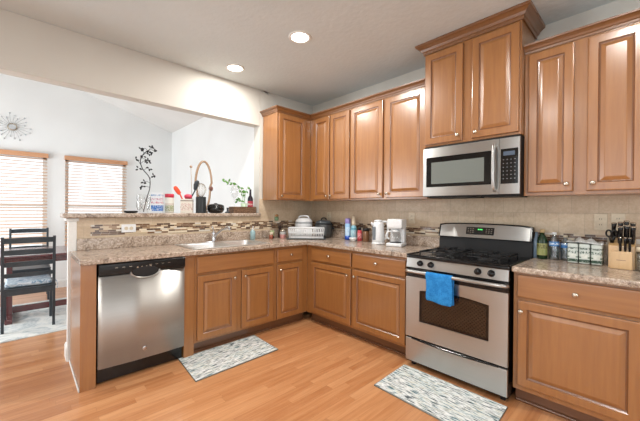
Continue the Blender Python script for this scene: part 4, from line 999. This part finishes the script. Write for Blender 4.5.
# shrink wrapped snack pack
t = thing('wrapped_food_pack', 'shrink-wrapped pack of green and white cartons left of the knife block', 'food pack', (-.125, -3.005, WZ), R90)
gw = printed('green_white_print', (196, 202, 196), [(.012, .032, (30, 62, 44), .40), (.042, .05, (40, 80, 56), .3), (.07, .09, (34, 66, 50), .52), (.10, .113, (60, 76, 66), .47)])
for k in range(3):
    bm = bmesh.new(); bx(bm, -.092+k*.064, -.033+k*.064, -.05, .06, .002, .140); new('carton', bm, gw, t, bevel=.008)
    b = bmesh.new(); bx(b, -.080+k*.064, -.045+k*.064, -.0515, -.0505, .040, .068); new('carton_label', b, plain('label_white', (214, 216, 208), .4), t)
bm = bmesh.new(); N_ = 16; rows = []
for i in range(N_+1):
    row = []
    for j in range(7):
        u = i/N_; v = j/6; row.append(bm.verts.new((-.098+.196*u, -.056+.122*v, .147+.026*math.sin(PI*u)*math.sin(PI*v)+.010*math.sin(u*19+v*3)*math.sin(PI*v)+.004*math.sin(v*13+u*5))))
    rows.append(row)
for a, b in zip(rows, rows[1:]):
    for j in range(6): bm.faces.new((a[j], a[j+1], b[j+1], b[j]))
o = new('wrap_top', bm, plain('crinkled_wrap', (190, 192, 192), .15, vary=.15), t, smooth=True); m = o.modifiers.new('thick', 'SOLIDIFY'); m.thickness = .003
# knife block
t = thing('knife_block', 'pale wooden knife block full of black-handled knives', 'knife block', (-.205, -3.192, WZ), R90)
bm = bmesh.new(); bx(bm, -.052, .052, -.03, .0, 0, .112); new('front_block', bm, 'block', t, bevel=.003)
bm = bmesh.new(); vs = [bm.verts.new(p) for x in (-.062, .062) for p in ((x, .001, 0), (x, .12, 0), (x, .12, .19), (x, .001, .145))]
for q in ((0, 1, 2, 3), (4, 5, 6, 7), (0, 1, 5, 4), (1, 2, 6, 5), (2, 3, 7, 6), (3, 0, 4, 7)): bm.faces.new([vs[i] for i in q])
new('rear_block', bm, 'block', t, bevel=.003)
box('block_mark', (-.022, .022, -.0305, -.0301, .055, .058), 'kick', t, bevel=0)
def knife(x, y, z, tilt, roll_, L, s, label, group):
    e = thing('knife', label, 'knife', (0, 0, 0), 0, group)
    e.matrix_world = t.matrix_basis @ Matrix.Translation((x, y, z)) @ Matrix.Rotation(tilt, 4, 'X') @ Matrix.Rotation(roll_, 4, 'Y')
    bm = bmesh.new(); R = []
    for h, a, b in ((0, .009, .006), (.012, .010, .0075), (L*.4, .0125, .008), (L*.8, .0115, .008), (L*.95, .014, .009), (L, .010, .007)):
        R.append([bm.verts.new((b*s*math.cos(k*PI/4), a*s*math.sin(k*PI/4), h)) for k in range(8)])
    for a, b in zip(R, R[1:]):
        for i in range(8): bm.faces.new((a[i], a[(i+1) % 8], b[(i+1) % 8], b[i]))
    bm.faces.new(R[0]); bm.faces.new(R[-1]); h = new('handle', bm, 'black', e, smooth=True)
    bm = bmesh.new(); lathe(bm, [(.0105*s, L), (.0095*s, L+.005), (.001, L+.006)], (0, 0, 0), 10); new('end_cap', bm, 'nickel', e, smooth=True)
    bm = bmesh.new(); bx(bm, -.001, .001, -.008*s, .008*s, -.045, -.0005); new('blade', bm, 'nickel', e)
for x, y, L in ((-.010, .035, .10), (.020, .040, .105), (.048, .035, .10), (-.012, .075, .11), (.015, .085, .115), (.045, .080, .105), (-.044, .085, .10)):
    knife(x, y, .146+y*.38, .22, .04, L+.01, 1.5, 'large black-handled knife standing in the rear of the knife block', 'large knives in the knife block')
for x in (-.005, .018, .038):
    knife(x, -.015, .113, .12, 0, .085, .85, 'small black-handled steak knife in the front row of the knife block', 'steak knives in the front row of the knife block')
e = thing('kitchen_scissors', 'black-handled scissors at the left of the knife block', 'scissors', (0, 0, 0)); e.matrix_world = t.matrix_basis @ Matrix.Translation((-.048, .035, .16)) @ Matrix.Rotation(.22, 4, 'X')
for s in (-1, 1):
    bm = bmesh.new(); tube(bm, [(s*.014+.013*math.cos(a), 0, .062+.022*math.sin(a)) for a in [2*PI*k/18 for k in range(18)]], .0055, 8, closed=True); tube(bm, [(s*.012, 0, .042), (s*.003, 0, .0)], .0065, 6); new('handle', bm, 'black', e, smooth=True)
bm = bmesh.new(); bx(bm, -.006, .006, -.001, .001, -.04, .0); new('blade', bm, 'nickel', e)
bottle('storage_jar', 'glass jar with a pale lid at the right edge beside the knife block', -.22, -3.292, [(.034, 0), (.038, .004), (.038, .105), (.032, .12)], glass('jar_glass', (205, 205, 195), .6), [(.034, .119), (.034, .145), (.001, .147)], 'plate', cat='jar')
bottle('utensil_jar', 'cream utensil jar behind the knives at the wall', -.045, -3.128, [(.012, 0), (.014, .004), (.014, .20), (.011, .20), (.010, .01), (.001, .009)], 'plate', cat='jar')
